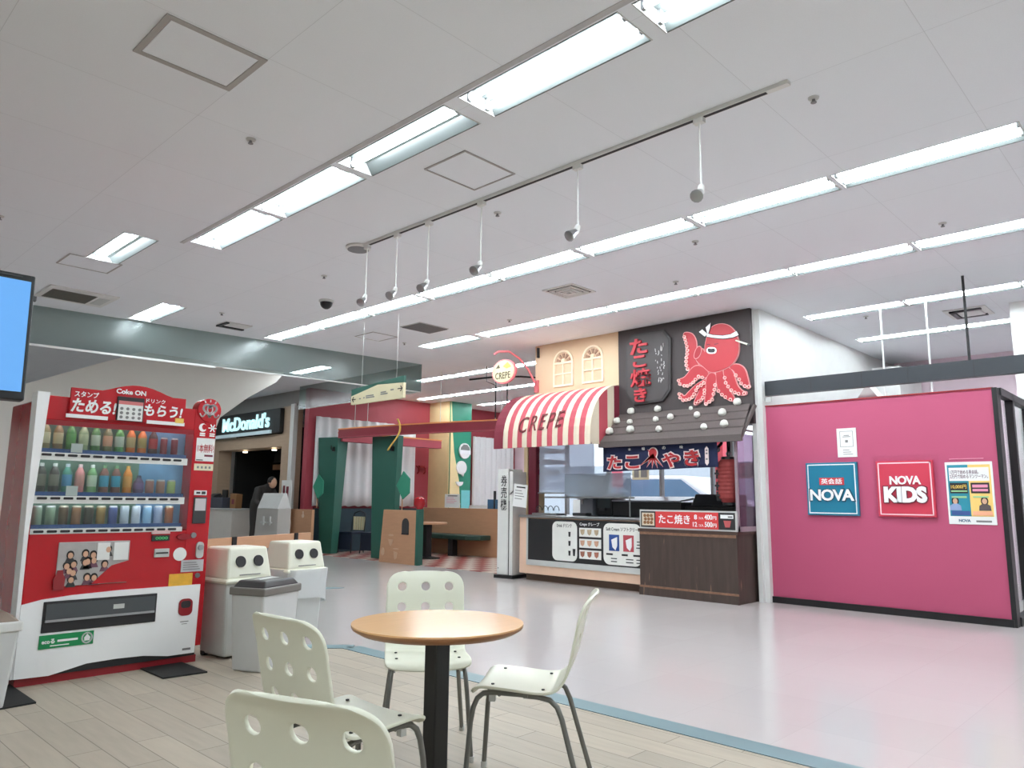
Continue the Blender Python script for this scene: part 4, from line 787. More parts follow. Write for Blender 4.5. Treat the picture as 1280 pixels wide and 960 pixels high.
# ------------------------------------------------------------------ rail above the partition
r=thing('header_rail','long black header rail hanging above the magenta partition','header rail',(9.08,4.25,0),RW)
m=M(); m.box(0,7.5,0,.1,2.565,2.75); 
m.build('rail',mat('rail_charcoal',(44,48,54),.4),r); s=M()
for x in (.65,1.25,1.75,2.4,3.1): s.box(x,x+.006,-.002,.1,2.565,2.75)
s.build('joint',inkdark,r)
for x in (2.36,4.9): M().tube([(x,.05,H),(x,.05,2.75)],.014,8).build('hanging_rod',inkdark,r)
for x in (1.22,1.75): M().tube([(x,.95,H),(x,.95,2.3)],.012,6).build('thin_rod',white,r)
tag(M().prism([(0,0),(.34,0),(.34,2.42),(.17,2.66),(0,2.42)],0,.3).build('pointed_stand',white,loc=(9.5,3.25,0),rot=RW),'white stand with a pointed top peeking over the magenta partition','stand')
r=thing('wall_socket','tiny white wall box at the left end of the black rail','socket',(9.05,4.22,2.49),RW); m=M(); m.box(.0,.04,0,.03,0,.05); m.box(.05,.12,0,.03,-.01,.05); m.build('plate',lightgrey,r)
# signs on the partition (front at x=9.08)
def sign(name,lab,x0,x1,z0,z1,base,th=.02):
    r=thing(name,lab,'sign',(9.08,4.25,0),RW); M().box(x0,x1,-th,0,z0,z1).build('panel',base,r,bevel=.003); return r
r=sign('school_sign','square teal sign with white letters on the magenta partition',.555,1.15,1.07,1.69,novateal,.04)
def frame(r,x0,x1,z0,z1,w,y,mt):
    m=M()
    for b in ((x0,x1,z0,z0+w),(x0,x1,z1-w,z1),(x0,x0+w,z0,z1),(x1-w,x1,z0,z1)): m.box(b[0],b[1],y-.003,y,b[2],b[3])
    m.build('border_line',mt,r)
frame(r,.575,1.13,1.09,1.67,.012,-.04,signwhite); b=M().box(.715,1.0,-.05,-.04,1.425,1.51).build('red_label',mat('label_red',(206,60,70),.5),r); text('label_lettering','英会話',signwhite,b,(.735,.98,1.435,1.5),-.05,.003,.014)
text('lettering_edge','NOVA',mat('letter_rim_blue',(16,70,90),.5),r,(.585,1.125,1.23,1.385),-.04,.012,.045,spacing=.92); text('lettering','NOVA',signwhite,r,(.6,1.11,1.24,1.375),-.053,.006,.03,spacing=.92)
r=sign('school_sign','square red sign with white letters on the magenta partition',1.36,1.945,1.07,1.69,kidsred,.04); pinkline=mat('pale_pink_line',(250,214,220),.5)
frame(r,1.38,1.925,1.09,1.67,.012,-.04,pinkline); text('top_lettering','NOVA',signwhite,r,(1.5,1.82,1.425,1.52),-.042,.012,.03,spacing=.92); text('lettering_edge','KIDS',mat('letter_rim_red',(120,40,56),.5),r,(1.425,1.885,1.215,1.415),-.04,.016,.09); text('lettering','KIDS',signwhite,r,(1.435,1.875,1.225,1.405),-.056,.008,.06)
tag(M().box(1.3,2.0,-.004,-.0015,1.02,1.755).build('clear_film',glass_mat('film',(254,253,254),.4,.15),loc=(9.08,4.25,0),rot=RW),'clear protective film taped around the square red sign','film')
r=thing('wall_notice','white framed paper notice above the teal sign on the magenta partition','notice',(9.08,4.25,0),RW); M().box(.935,1.155,-.012,0,1.75,2.09).build('sheet',paperm,r); frame(r,.97,1.12,1.87,2.055,.004,-.012,inkgrey); m=M(); m.box(1.015,1.075,-.015,-.012,2.0,2.008); m.box(1.0,1.09,-.015,-.012,1.985,1.992); m.box(1.03,1.06,-.015,-.012,1.92,1.95)
for i in range(3): m.box(1.0,1.11-.02*i,-.015,-.012,1.78+.025*i,1.786+.025*i)
m.build('print',inkgrey,r)
# promotional poster
r=sign('promotion_poster','promotional poster with two portraits at the right end of the magenta partition',2.055,2.495,1.005,1.66,paperm,.012)
M().box(2.075,2.27,-.014,-.012,1.09,1.63).build('teal_half',mat('poster_teal',(40,140,160),.5),r); M().box(2.27,2.475,-.014,-.012,1.09,1.63).build('yellow_half',mat('poster_yellow',(244,206,120),.5),r); M().box(2.09,2.46,-.018,-.014,1.46,1.6).build('headline_panel',paperm,r)
text('headline','1万円で始める英会話。\n2万円で始めるマンツーマン。',mat('headline_plum',(96,40,70),.5),r,(2.1,2.45,1.485,1.575),-.0185,.001,.01)
m=M(); m.box(2.09,2.255,-.018,-.014,1.33,1.44); m.box(2.285,2.455,-.018,-.014,1.33,1.44); m.build('offer_panel',inkdark,r); text('offer_lettering','10,000円',yellow,r,(2.1,2.245,1.375,1.42),-.0185,.001,.02)
m=M(); m.box(2.3,2.44,-.02,-.018,1.39,1.42); m.box(2.3,2.44,-.02,-.018,1.35,1.375); m.build('offer_print',pinkprint,r); m=M(); m.box(2.1,2.25,-.02,-.014,1.345,1.36); m.box(2.1,2.24,-.02,-.014,1.28,1.3); m.box(2.3,2.44,-.02,-.014,1.285,1.3); m.build('green_strip',mat('strip_green',(150,200,150),.5),r)
for x,c in ((2.13,(150,170,210)),(2.4,(90,80,80))):
    q=M(); q.use(2).prism([(x-.055,1.15),(x+.055,1.15),(x+.05,1.2),(x+.015,1.225),(x-.015,1.225),(x-.05,1.2)],-.018,-.014); q.use(1).disc(x,1.25,.034,-.0175,-.014,16,.046); q.use(0).disc(x,1.248,.023,-.02,-.0175,16,.03); q.build('portrait',[skin,hair,mat('jacket%d'%c[0],c,.6)],r)
m=M(); m.box(2.09,2.26,-.018,-.014,1.1,1.145); m.build('blue_caption',mat('caption_blue',(60,90,150),.5),r); M().box(2.285,2.465,-.018,-.014,1.1,1.145).build('peach_caption',mat('caption_peach',(244,176,140),.5),r); text('logo_lettering','NOVA',mat('logo_blue',(30,90,120),.5),r,(2.15,2.26,1.03,1.06),-.013,.002,.03,spacing=.92); M().box(2.31,2.45,-.014,-.012,1.03,1.05).build('small_print',inkgrey,r)
m=M(); m.box(2.1,2.42,-.008,-.0,1.69,1.698); m.build('tape_mark',pinkprint,r)
# glass shop front of the school, along X at its right end
r=thing('glass_shopfront','black-framed glass front of the school beside the magenta partition','shop front',(9.2,1.69,0))
m=M(); m.box(.55,.63,-.05,.03,0,2.43); m.box(1.5,1.58,-.05,.03,0,2.43); m.box(2.9,3.0,-.05,.03,0,2.43); m.box(0,6,-.05,.03,2.36,2.44); m.box(0,6,-.05,.03,0,.09); m.build('frame',black,r); M().box(0,6,-.012,-.004,.09,2.36).build('glass',clear,r); m=M(); m.box(.02,.55,-.006,.0,.12,.22); m.build('lower_strip',lightgrey,r)
r=thing('leaflet_rack','white wire leaflet rack behind the school glass','rack',(9.35,2.0,0)); m=M()
for x in (0,.4): m.tube([(x,0,0),(x,0.1,1.5)],.012,6)
for k in range(6): m.box(0,.4,-.06,.08,.25+.2*k,.262+.2*k); m.box(0,.4,-.06,-.05,.25+.2*k,.3+.2*k)
m.build('wire_frame',white,r); m=M()
for k in range(6):
    for j in range(2): m.box(.03+.19*j,.17+.19*j,-.03,-.01,.27+.2*k,.42+.2*k)
m.build('leaflet',paperm,r)
r=thing('display_board','white display board inside the school','board',(9.5,2.6,0)); M().box(0,1.2,0,.05,.5,1.9).build('board',white,r); m=M(); m.box(.05,.1,0,.3,0,.5); m.box(1.1,1.15,0,.3,0,.5); m.build('leg',lightgrey,r)
# ------------------------------------------------------------------ car park outside
struct(M().box(15.95,60,-30,60,-.2,-.08).build('ground',asphalt))
struct(M().box(34,34.3,-20,50,-.1,3.2).build('wall_outside',mat('outside_wall',(170,176,186),.8)))
def car(x,y,a,lab,body,s=1.0):
    r=thing('car',lab,'car',(x,y,-.08),a); r.scale=(s,s,s)
    P=[(-2.1,.3),(-2.15,.7),(-1.9,.95),(-1.2,1.02),(-.5,1.5),(.9,1.52),(1.6,1.05),(2.05,.95),(2.12,.5),(2.05,.28)]
    M().prism(P,-.8,.8).build('body',body,r,bevel=.06); W=[(-1.0,1.02),(-.45,1.42),(.82,1.44),(1.4,1.05)]
    m=M(); m.prism(W,-.812,-.8); m.prism(W,.8,.812); m.build('side_window',carglass,r)
    for sx in (-1.3,1.3):
        for sy in (-.78,.66): 
            w=M(); w.use(0).disc(sx,.3,.3,sy,sy+.18,20).use(1).disc(sx,.3,.17,sy-.01,sy+.19,14); w.build('wheel',[rubber,steel],r)
    m=M(); m.box(-2.16,-2.05,-.7,-.4,.62,.76); m.box(-2.16,-2.05,.4,.7,.62,.76); m.build('headlight',signwhite,r)
car(19.5,11.8,PI/2+.1,'white car parked outside the shop window',carwhite,1.35); car(22.6,8.6,PI/2,'pale blue car parked outside, beside the red post',mat('car_blue',(170,196,226),.3))
tag(M().box(17.0,17.3,9.0,9.3,-.08,3.4).build('red_post',mat('post_red',(220,70,86),.5)),'red post outside the shop window','post')
tag(M().box(17.5,17.55,12.4,12.75,1.6,2.4).use(0).box(17.52,17.54,12.55,12.6,-.08,1.6).build('round_sign',mat('sign_pink',(236,120,140),.5)),'pink sign on a post outside, behind the roller blind','sign')
def winsticker(y,lab):
    r=thing('window_sticker',lab,'sticker',(15.76,y,1.75),RW); M().box(0,.5,0,.01,0,.34).build('sheet',mat('sticker_cream',(214,206,176),.5),r); m=M(); m.box(.06,.2,-.004,0,.06,.28); m.box(.26,.44,-.004,0,.06,.28); m.build('print',inkgrey,r)
winsticker(10.85,'cream sticker on the shop window, seen between griddle and curtain'); winsticker(7.95,'cream sticker on the shop window, seen beside the lantern')
EXPO=0.9
# ------------------------------------------------------------------ vending machine (front at Y=5.62)
V=thing('vending_machine','red drinks vending machine with three shelves and a white lower door','vending machine',(1.38,5.62,0))
W=1.19
sidem=mat('vending_side_red',(168,50,56),.18,spec=.8,noise=.02)
m=M(); m.box(0,W,.16,.74,.09,1.84); m.build('cabinet',sidem,V,bevel=.01)
d=M()
d.box(0,.012,0,.16,.12,1.86); d.box(1.02,W,0,.16,.12,1.86); d.box(.012,1.02,0,.16,1.7,1.86); d.box(.012,1.02,0,.16,.12,.955); door=d.build('door',red,V,bevel=.004)
M().prism([(-.012,.06),(0.008,.06),(.006,.55),(.004,.95),(.042,1.88),(-.03,1.88)],-.008,.12).build('white_edge_trim',signwhite,V)
wp=[(.005,.06)]+[(.2,.055),(.3,.075),(.42,.1),(.6,.105),(.78,.1),(.95,.075),(1.14,.075),(1.15,.56),(.9,.56),(.6,.56),(.3,.55),(.12,.535),(.005,.51)]
lp=M().prism(wp,-.014,.01).build('lower_panel',signwhite,V)
M().box(.02,1.17,.02,.14,.0,.055).build('kick_rail',darkred,V,bevel=.004); M().box(.02,1.15,.004,.15,.055,.12).build('kick_shadow',inkdark,V); M().box(.012,1.02,0,.012,1.665,1.7).build('window_lip',darkred,V); M().tube([(.05,.03,1.69),(1.0,.03,1.69)],.008,8).build('display_fill',mat('display_fill_glow',(240,248,255),.4,emit=5,noise=0),V)  # dark box paints the kick gap's shade; added glow tube sits behind lip
b=M(); 
for x in (.08,1.08):
    for y in (.1,.62): b.tube([(x,y,0.012),(x,y,.09)],.025,8)
b.build('foot',steel,V)
bk=mat('display_back',(110,140,120),.6,noise=.45,scale=7); M().box(.012,.7,.145,.158,.955,1.7).build('display_back',bk,V); M().box(.7,1.02,.145,.158,.955,1.7).build('picture_back',mat('display_back_blue',(120,165,205),.5,noise=.35,scale=9),V)
M().box(.012,1.02,.001,.006,.965,1.665).build('window_glass',glass_mat('vending_window',(240,244,243),1.0,.08,((150,158,160),.05)),V)
zs=[1.475,1.19,.975]
for k,z in enumerate(zs):
    s=M().box(.012,.985,-.006,.145,z-.025,z+.008).build('shelf',white,V)
    if k<2: M().tube([(.03,.016,z-.033),(.97,.016,z-.033)],.006,8).build('shelf_fill',mat('shelf_fill_glow',(240,248,255),.4,emit=5,noise=0),s); M().box(.012,.985,-.006,.0,z-.042,z-.025).build('shelf_lip',white,s)  # glow tubes added under the shelves to brighten the drinks, hidden by lips
    M().box(.015,.985,.02,.024,z+.01,z+.035).build('price_strip',blue,s)
    for i in range(12):
        x=.058+.0775*i; q=M(); q.prism([(x-.026,z-.016),(x+.026,z-.016),(x+.03,z-.008),(x+.026,z),(x-.026,z),(x-.03,z-.008)],-.012,-.006); q.build('button',inkdark,s)
# drinks: each bottle or can stands on its shelf
def bottle_prof(h,r,kind):
    if kind=='can': return [(r*.86,0),(r,.008),(r,h*.3),(r,h*.7),(r,h-.012),(r*.85,h),(r*.8,h-.004),(0,h-.004)]
    if kind=='slim': return [(r*.8,0),(r,.008),(r,h*.35),(r,h*.72),(r*.98,h*.78),(r*.5,h*.9),(r*.5,h),(0,h)]
    if kind=='round': return [(r*.7,0),(r*.95,.02),(r*1.05,h*.35),(r*1.0,h*.65),(r*.6,h*.82),(r*.42,h*.88),(r*.42,h),(0,h)]
    return [(r*.85,0),(r,.012),(r*.96,h*.3),(r,h*.36),(r,h*.66),(r*.92,h*.74),(r*.42,h*.9),(r*.44,h*.91),(r*.44,h),(0,h)]
def drink(k,i,kind,h,r,cb,cl,cc,desc):
    prof=bottle_prof(h,r,kind); m=M(); n=14; x=.06+.0775*i
    key=(kind,h,r)
    m.lathe(prof,n); K=len(prof)
    for q in range(K-1):
        zc=(prof[q][1]+prof[q+1][1])/2/h
        mi=1 if ((.28<zc<.7) if kind!='can' else .1<zc<.9) else (2 if zc>.88 else 0)
        for j in range(n): m.m[q*n+j]=mi
    m.m[-1]=2
    nm='drink_can' if kind=='can' else 'drink_bottle'
    mk=lambda c: mat('drink_%d_%d_%d'%c,c,.3,noise=.12,scale=30)
    o=m.build(nm,[mk(cb),mk(cl),mk(cc)],smooth=True,loc=(1.38+x,5.62+.075,zs[k]+.009))
    tag(o,'%s, %s from left, %s shelf of vending machine'%(desc,ORD[i],('top','middle','bottom')[k]),'drink','drinks on the %s vending shelf'%('top','middle','bottom')[k])
D0=[('pet',(150,140,96),(216,206,170),(220,220,210),'tea bottle with a cream label'),('pet',(140,110,70),(210,190,150),(220,220,210),'brown tea bottle with a tan label'),('pet',(70,130,60),(96,160,80),(220,225,210),'green tea bottle'),('pet',(150,170,130),(190,200,160),(225,225,220),'pale green bottle'),('pet',(80,130,70),(190,200,180),(120,170,90),'green bottle with a pale label'),('pet',(120,120,80),(214,160,130),(200,200,190),'bottle with a peach label'),('pet',(96,160,90),(190,206,190),(96,160,80),'light green bottle'),('pet',(222,120,50),(190,170,120),(170,170,140),'orange juice bottle'),('pet',(222,120,50),(180,160,100),(170,170,140),'orange juice bottle with a dull label'),('pet',(70,34,32),(180,44,50),(170,40,46),'cola bottle with a red label'),('can',(120,40,50),(150,60,70),(190,190,195),'slim dark red can'),('can',(110,36,46),(150,70,80),(190,190,195),'slim wine-coloured can')]
D1=[('pet',(70,66,58),(128,124,108),(210,210,205),'dark coffee bottle with a grey label'),('pet',(76,68,62),(136,130,116),(210,210,205),'dark tea bottle with a grey label'),('pet',(80,150,130),(90,150,190),(200,210,220),'turquoise bottle'),('pet',(222,140,140),(216,150,140),(220,190,190),'pink bottle'),('pet',(120,170,110),(200,214,190),(220,225,220),'green bottle with a white label'),('pet',(130,80,66),(60,150,180),(120,160,120),'brown bottle with a round cyan label'),('pet',(126,76,62),(64,160,190),(120,160,120),'tea bottle with a bright cyan label'),('pet',(230,140,50),(226,160,80),(220,170,90),'tall orange bottle'),('round',(84,60,100),(110,80,130),(60,60,80),'stout purple bottle'),('can',(180,150,130),(170,120,110),(190,190,190),'short tan can'),('can',(180,160,130),(176,130,110),(190,190,190),'short beige can'),('can',(150,170,120),(180,200,130),(190,190,190),'short lime can')]
D2=[('can',(120,140,120),(140,156,136),(190,190,190),'grey-green can'),('can',(120,140,120),(126,146,124),(190,190,190),'sage green can'),('can',(60,50,40),(90,70,50),(190,180,160),'dark brown can'),('can',(110,80,60),(140,100,70),(190,180,160),'bronze can'),('can',(50,46,40),(64,60,50),(190,180,160),'black can'),('can',(110,90,60),(150,120,70),(190,180,160),'brown can with a gold band'),('can',(60,70,120),(70,84,140),(190,190,200),'navy can'),('can',(220,224,226),(190,200,214),(200,200,205),'white can with blue print'),('can',(220,224,226),(200,206,220),(200,200,205),'white can'),('can',(110,160,210),(150,190,226),(200,200,205),'light blue can'),('can',(200,206,220),(160,170,200),(200,200,205),'silver-blue can'),('can',(150,70,50),(170,100,70),(190,180,160),'rust-brown can')]
for k,(D,h0,r0) in enumerate(((D0,.205,.031),(D1,.215,.031),(D2,.15,.03))):
    for i,(kind,a,b_,c_,ds) in enumerate(D):
        h=h0 if kind!='can' else (.15 if k!=1 else .125); r=r0 if kind!='can' else (.024 if k==0 else .029); 
        if kind=='round': h=.15; r=.036
        drink(k,i,kind,h,r,a,b_,c_,ds)
m=M(); m.box(.205,.275,.012,.016,1.49,1.55); m.box(.2,.27,.012,.016,1.2,1.265); m.build('price_card',paperm,V)
# header
hp=[(.16,1.725),(.93,1.725),(.93,1.925)]+[(.93-.77*t/16,1.925+.06*max(0,math.cos((t/16-.44)*PI*1.7))) for t in range(1,16)]+[(.16,1.925)]
hd=M().prism(hp,-.03,-.008).build('header_sign',red,V); M().prism([(.14,1.72),(.4,1.72),(.4,1.745),(.14,1.745)],-.036,-.03).build('white_bar',signwhite,hd); M().box(.66,.93,-.036,-.03,1.72,1.745).build('white_strip',signwhite,hd)
text('brand_lettering','Coke ON',signwhite,hd,(.44,.64,1.915,1.95),-.031,.003,.03)
text('small_lettering','スタンプ',signwhite,hd,(.18,.33,1.865,1.905),-.031,.003,.015); text('big_lettering','ためる!',signwhite,hd,(.165,.45,1.76,1.855),-.031,.003,.03,shear=.15); text('small_lettering','ドリンク',signwhite,hd,(.645,.78,1.87,1.9),-.031,.003,.015); text('big_lettering','もらう!',signwhite,hd,(.635,.91,1.775,1.86),-.031,.003,.03,shear=.15)
ph=M().box(.45,.63,-.045,-.03,1.725,1.895).build('phone_picture',inkdark,hd,bevel=.004); M().box(.458,.622,-.048,-.045,1.728,1.84).build('phone_screen',paperm,ph); M().box(.458,.622,-.0485,-.045,1.84,1.865).build('phone_bar',mat('phone_red',(214,120,120),.5),ph); m=M()
for i in range(4):
    for j in range(3): m.disc(.48+.04*i,1.75+.03*j,.011,-.05,-.048,10)
m.build('phone_icons',inkgrey,ph); m=M(); m.box(.86,.92,-.04,-.03,1.74,1.775); m.build('yellow_tag',yellow,hd)
# heart disc, moon and snow marks, stickers on the right column
hd2=M().disc(1.125,1.86,.09,-.01,.1,28).build('heart_disc',red,V); m=M()
def curve2(pts,w,y0,y1,m):
    for i in range(len(pts)-1):
        a=Vector(pts[i]);b=Vector(pts[i+1]); d=(b-a).normalized()*w*.5; n=Vector((-d.y,d.x)); m.prism([tuple(a-d*.6+n),tuple(a-d*.6-n),tuple(b+d*.6-n),tuple(b+d*.6+n)],y0,y1)
H2=[(1.125+.0032*16*math.sin(t)**3,1.862+.0032*(13*math.cos(t)-5*math.cos(2*t)-2*math.cos(3*t)-math.cos(4*t))) for t in [2*PI*i/28 for i in range(29)]]
curve2(H2,.014,-.016,-.01,m); curve2([(1.125+.02*math.cos(a),1.868+.03*math.sin(a)) for a in [PI*2*i/14 for i in range(15)]],.008,-.016,-.01,m); curve2([(1.05+.005*i,1.83-.022*math.sin(PI*i/8)) for i in range(9)],.008,-.016,-.01,m); curve2([(1.155+.005*i,1.83-.022*math.sin(PI*i/8)) for i in range(9)],.008,-.016,-.01,m)
for a in (60,90,120): curve2([(1.125+.075*math.cos(math.radians(a)),1.862+.062*math.sin(math.radians(a))),(1.125+.085*math.cos(math.radians(a)),1.862+.076*math.sin(math.radians(a)))],.008,-.016,-.01,m)
m.build('heart_mark',signwhite,hd2)
m=M(); m.prism([(1.085+.03*math.cos(a),1.725+.032*math.sin(a)) for a in [math.radians(40+i*28) for i in range(11)]]+[(1.095+.018*math.cos(a),1.73+.022*math.sin(a)) for a in [math.radians(320-i*28) for i in range(11)]],-.004,0)
for a in range(3): curve2([(1.16-.03*math.cos(a*PI/3),1.725-.03*math.sin(a*PI/3)),(1.16+.03*math.cos(a*PI/3),1.725+.03*math.sin(a*PI/3))],.008,-.004,0,m)
m.box(1.065,1.105,-.004,0,1.675,1.685); m.box(1.065,1.105,-.004,0,1.66,1.67); m.box(1.14,1.18,-.004,0,1.675,1.685); m.box(1.14,1.18,-.004,0,1.66,1.67); m.build('season_marks',signwhite,V)
s=M().box(1.045,1.185,-.005,0,1.47,1.645).build('coupon_sticker',paperm,V); text('coupon_lettering','1本無料!',red,s,(1.055,1.178,1.535,1.6),-.006,.001,.0); m=M(); m.box(1.11,1.175,-.007,-.005,1.505,1.52); m.build('red_bar',maroon,s); m=M(); m.box(1.05,1.1,-.007,-.005,1.475,1.482); m.build('dark_bar',inkdark,s)
s=M().box(1.04,1.185,-.005,0,1.4,1.45).build('cream_sticker',mat('sticker_cream2',(230,220,190),.5),V); m=M()
for i in range(4): m.box(1.06+.03*i,1.075+.03*i,-.007,-.005,1.415,1.432)
m.build('sticker_print',inkgrey,s)
s=M().box(1.055,1.15,-.006,0,1.215,1.25).build('white_sticker',paperm,V); m=M(); m.box(1.07,1.1,-.008,-.006,1.225,1.24); m.box(1.11,1.14,-.008,-.006,1.222,1.243); m.build('sticker_print',inkdark,s)
r2=M().box(1.055,1.155,-.012,0,1.005,1.2).build('card_reader',darkgrey,V,bevel=.004); M().box(1.065,1.145,-.014,-.012,1.1,1.19).build('reader_label',mat('reader_label',(206,200,204),.5),r2)
s=M().box(.775,.9,-.008,0,.885,.925).build('price_display',inkdark,V); text('display_digits','0000',mat('display_green',(60,150,90),.4,emit=.6),s,(.8,.885,.895,.915),-.009,.001,.0); M().box(.77,.9,-.01,0,.935,.965).build('display_label',mat('display_label',(226,190,190),.5),V)
M().disc(1.0,.91,.05,-.02,0,18,.022).build('coin_mouth',darkred,V); m=M().disc(1.07,.92,.02,-.02,0,14).build('coin_button',steel,V)
s=M().box(.8,.905,-.012,0,.77,.83).build('bill_slot',lightgrey,V,bevel=.004); M().box(.81,.895,-.016,-.012,.795,.805).build('slot_opening',inkdark,s)
M().disc(.985,.785,.048,-.004,0,24).build('round_sticker',paperm,V); m=M(); rr(1.1,1.155,.75,.87,.025,-.014,0,m); lv=m.build('return_lever_plate',lightgrey,V); M().disc(1.128,.83,.02,-.03,-.014,14).build('lever',steel,lv)
s=M().box(1.0,1.165,-.004,0,.655,.74).build('grey_label',mat('label_silver',(196,194,196),.5),V); m=M()
for i in range(4): m.box(1.015,1.14-.01*i,-.006,-.004,.67+.016*i,.676+.016*i)
m.build('label_print',inkgrey,s); M().box(.92,1.09,-.004,0,.55,.645).build('yellow_sticker',mat('sticker_yellow',(232,176,60),.5,noise=.2,scale=25),V); M().disc(1.125,.625,.018,-.012,0,12).build('key_lock',steel,V)
# picture panel with a crowd of faces
pp=M().box(.185,.63,-.01,0,.61,.895).build('picture_panel',mat('picture_grey',(176,172,170),.4,noise=.2,scale=12),V,bevel=.006)
q=M(); random.seed(11)
for i in range(15):
    x=.215+.26*random.random()+.02; z=.645+.2*random.random(); 
    q.use(1).disc(x,z+.006,.023,-.013-.0005*(i%3),-.01,12,.027); q.use(0).disc(x,z,.016,-.016-.0005*(i%3),-.013,12,.02); q.use(2+i%2).prism([(x-.03,z-.045),(x+.03,z-.045),(x+.018,z-.016),(x-.018,z-.016)],-.014,-.01)
q.build('face_prints',[skin,hair,darkgrey,mat('print_plum',(120,80,96),.5)],pp)
M().prism([(.63,.615),(.63,.76),(.52,.73),(.4,.615)],-.018,-.01).build('red_corner',red,pp); m=M(); m.box(.42,.5,-.016,-.01,.77,.885); m.box(.525,.62,-.016,-.01,.765,.885); m.build('white_card',paperm,pp)
b=M().prism([(.175,.59),(.235,.59),(.24,.66),(.225,.69),(.222,.715),(.19,.715),(.187,.69),(.17,.66)],-.02,-.01).build('bottle_print',mat('bottle_print_red',(150,40,46),.5),pp)
# delivery slot
sl=M(); sl.box(.13,.84,-.022,-.012,.325,.52); sl.build('delivery_slot',inkdark,V,bevel=.003); M().box(.145,.825,-.03,-.022,.395,.505).build('flap',glass_mat('flap_clear',(150,156,160),1.2,.08,((120,124,128),.5)),V); M().box(.145,.825,-.034,-.022,.39,.405).build('flap_edge',silverp,V); M().box(.55,.62,-.032,-.03,.44,.47).build('flap_print',lightgrey,V)
s=M().box(.125,.445,-.02,-.012,.225,.31).build('green_sticker',printgreen,V); text('sticker_lettering','ecoる',signwhite,s,(.14,.215,.255,.285),-.021,.001,.03); m=M(); m.box(.23,.35,-.022,-.02,.262,.275); m.box(.19,.3,-.022,-.02,.238,.244); m.build('white_line',signwhite,s); m=M()
curve2([(.405+.03*math.cos(a),.268+.032*math.sin(a)) for a in [2*PI*i/20 for i in range(21)]],.009,-.023,-.02,m); m.prism([(.39,.25),(.42,.25),(.425,.27),(.405,.295),(.388,.27)],-.023,-.02); m.build('leaf_mark',signwhite,s)
m=M(); rr(1.0,1.1,.345,.465,.035,-.02,-.012,m); cr=m.build('change_cup',darkred,V); m=M(); rr(1.015,1.085,.4,.45,.02,-.022,-.02,m); m.build('cup_opening',inkdark,cr); m=M(); m.box(1.02,1.08,-.0145,-.013,.3,.306); m.box(1.03,1.07,-.0145,-.013,.285,.289); m.box(1.05,1.11,-.0145,-.013,.1,.115); m.build('small_marks',inkgrey,V)
# rubber mats under the feet
tag(M().prism_z([(-.16,-.5),(.1,-.48),(.1,.1),(-.16,.1)],.004,.014).build('rubber_mat',rubber,loc=(1.3,5.62,0)),'black rubber mat under the left foot of the vending machine','mat','rubber mats'); tag(M().prism_z([(-.2,-.34),(.09,-.36),(.09,.12),(-.2,.12)],.004,.014).build('rubber_mat',rubber,loc=(2.36,5.58,0)),'black rubber mat under the right foot of the vending machine','mat','rubber mats')

# ------------------------------------------------------------------ bins
def hood_bin(loc,rot,lab,bag):
    r=thing('recycling_bin',lab,'bin',loc,rot,'hooded recycling bins')
    def frus(w0,d0,z0,w1,d1,z1,m):
        vs=[(sx*w,sy*dd,z) for z,w,dd in ((z0,w0/2,d0/2),(z1,w1/2,d1/2)) for sx,sy in ((-1,-1),(1,-1),(1,1),(-1,1))]
        return m._add(vs,[(3,2,1,0),(4,5,6,7),(0,1,5,4),(1,2,6,5),(2,3,7,6),(3,0,4,7)])
    frus(.34,.33,.02,.39,.36,.56,M()).build('body',mat('bin_grey',(196,198,194),.45),r,bevel=.02)
    m=M(); m.box(-.215,.215,-.21,.21,.555,.59); m._add([(sx*w_,y_,z_) for z_,w_,ya,yb in ((.585,.198,-.19,.19),(.82,.17,-.145,.15)) for sx,y_ in ((-1,ya),(1,ya),(1,yb),(-1,yb))],[(3,2,1,0),(4,5,6,7),(0,1,5,4),(1,2,6,5),(2,3,7,6),(3,0,4,7)])
    h=m.build('hood',offwhite,r,bevel=.018)
    for x in (-.078,.078):
        q=M(); q.disc(x,.715,.042,-.012,.002,20); o=q.build('hole',inkdark,h); 
        for v in o.data.vertices: v.co.y += -.19+(v.co.z-.585)*.191
    q=M(); q.box(-.09,.09,-.19,-.17,.612,.618); q.build('print_line',inkgrey,h)
    m=M()
    for x in (-.15,.15): m.tube([(x-.02,.12,.03),(x+.02,.12,.03)],.03,8)
    m.build('wheel',rubber,r)
    if bag:
        q=M(); n=28
        q.grid(lambda u,v:((.5+.02*math.sin(17*u*2*PI)*(v)+.03*(1-v)*math.sin(5*u*6))*(1 if 1 else 0)*.46*math.copysign(abs(math.cos(2*PI*u))**.45,math.cos(2*PI*u)),.48*.5*math.copysign(abs(math.sin(2*PI*u))**.45,math.sin(2*PI*u))*(1+.04*math.sin(11*u*6+v*4)),.585-.27*v-.05*v*math.sin(2*PI*u+1)),n*2,8)
        q.build('plastic_bag',bagm,r,smooth=True)
    return r
hood_bin((2.86,5.72,0),.12,'cream-topped recycling bin with two round holes, next to the vending machine',False)
hood_bin((3.62,6.15,0),.1,'cream-topped recycling bin with a clear plastic bag around its body',True)
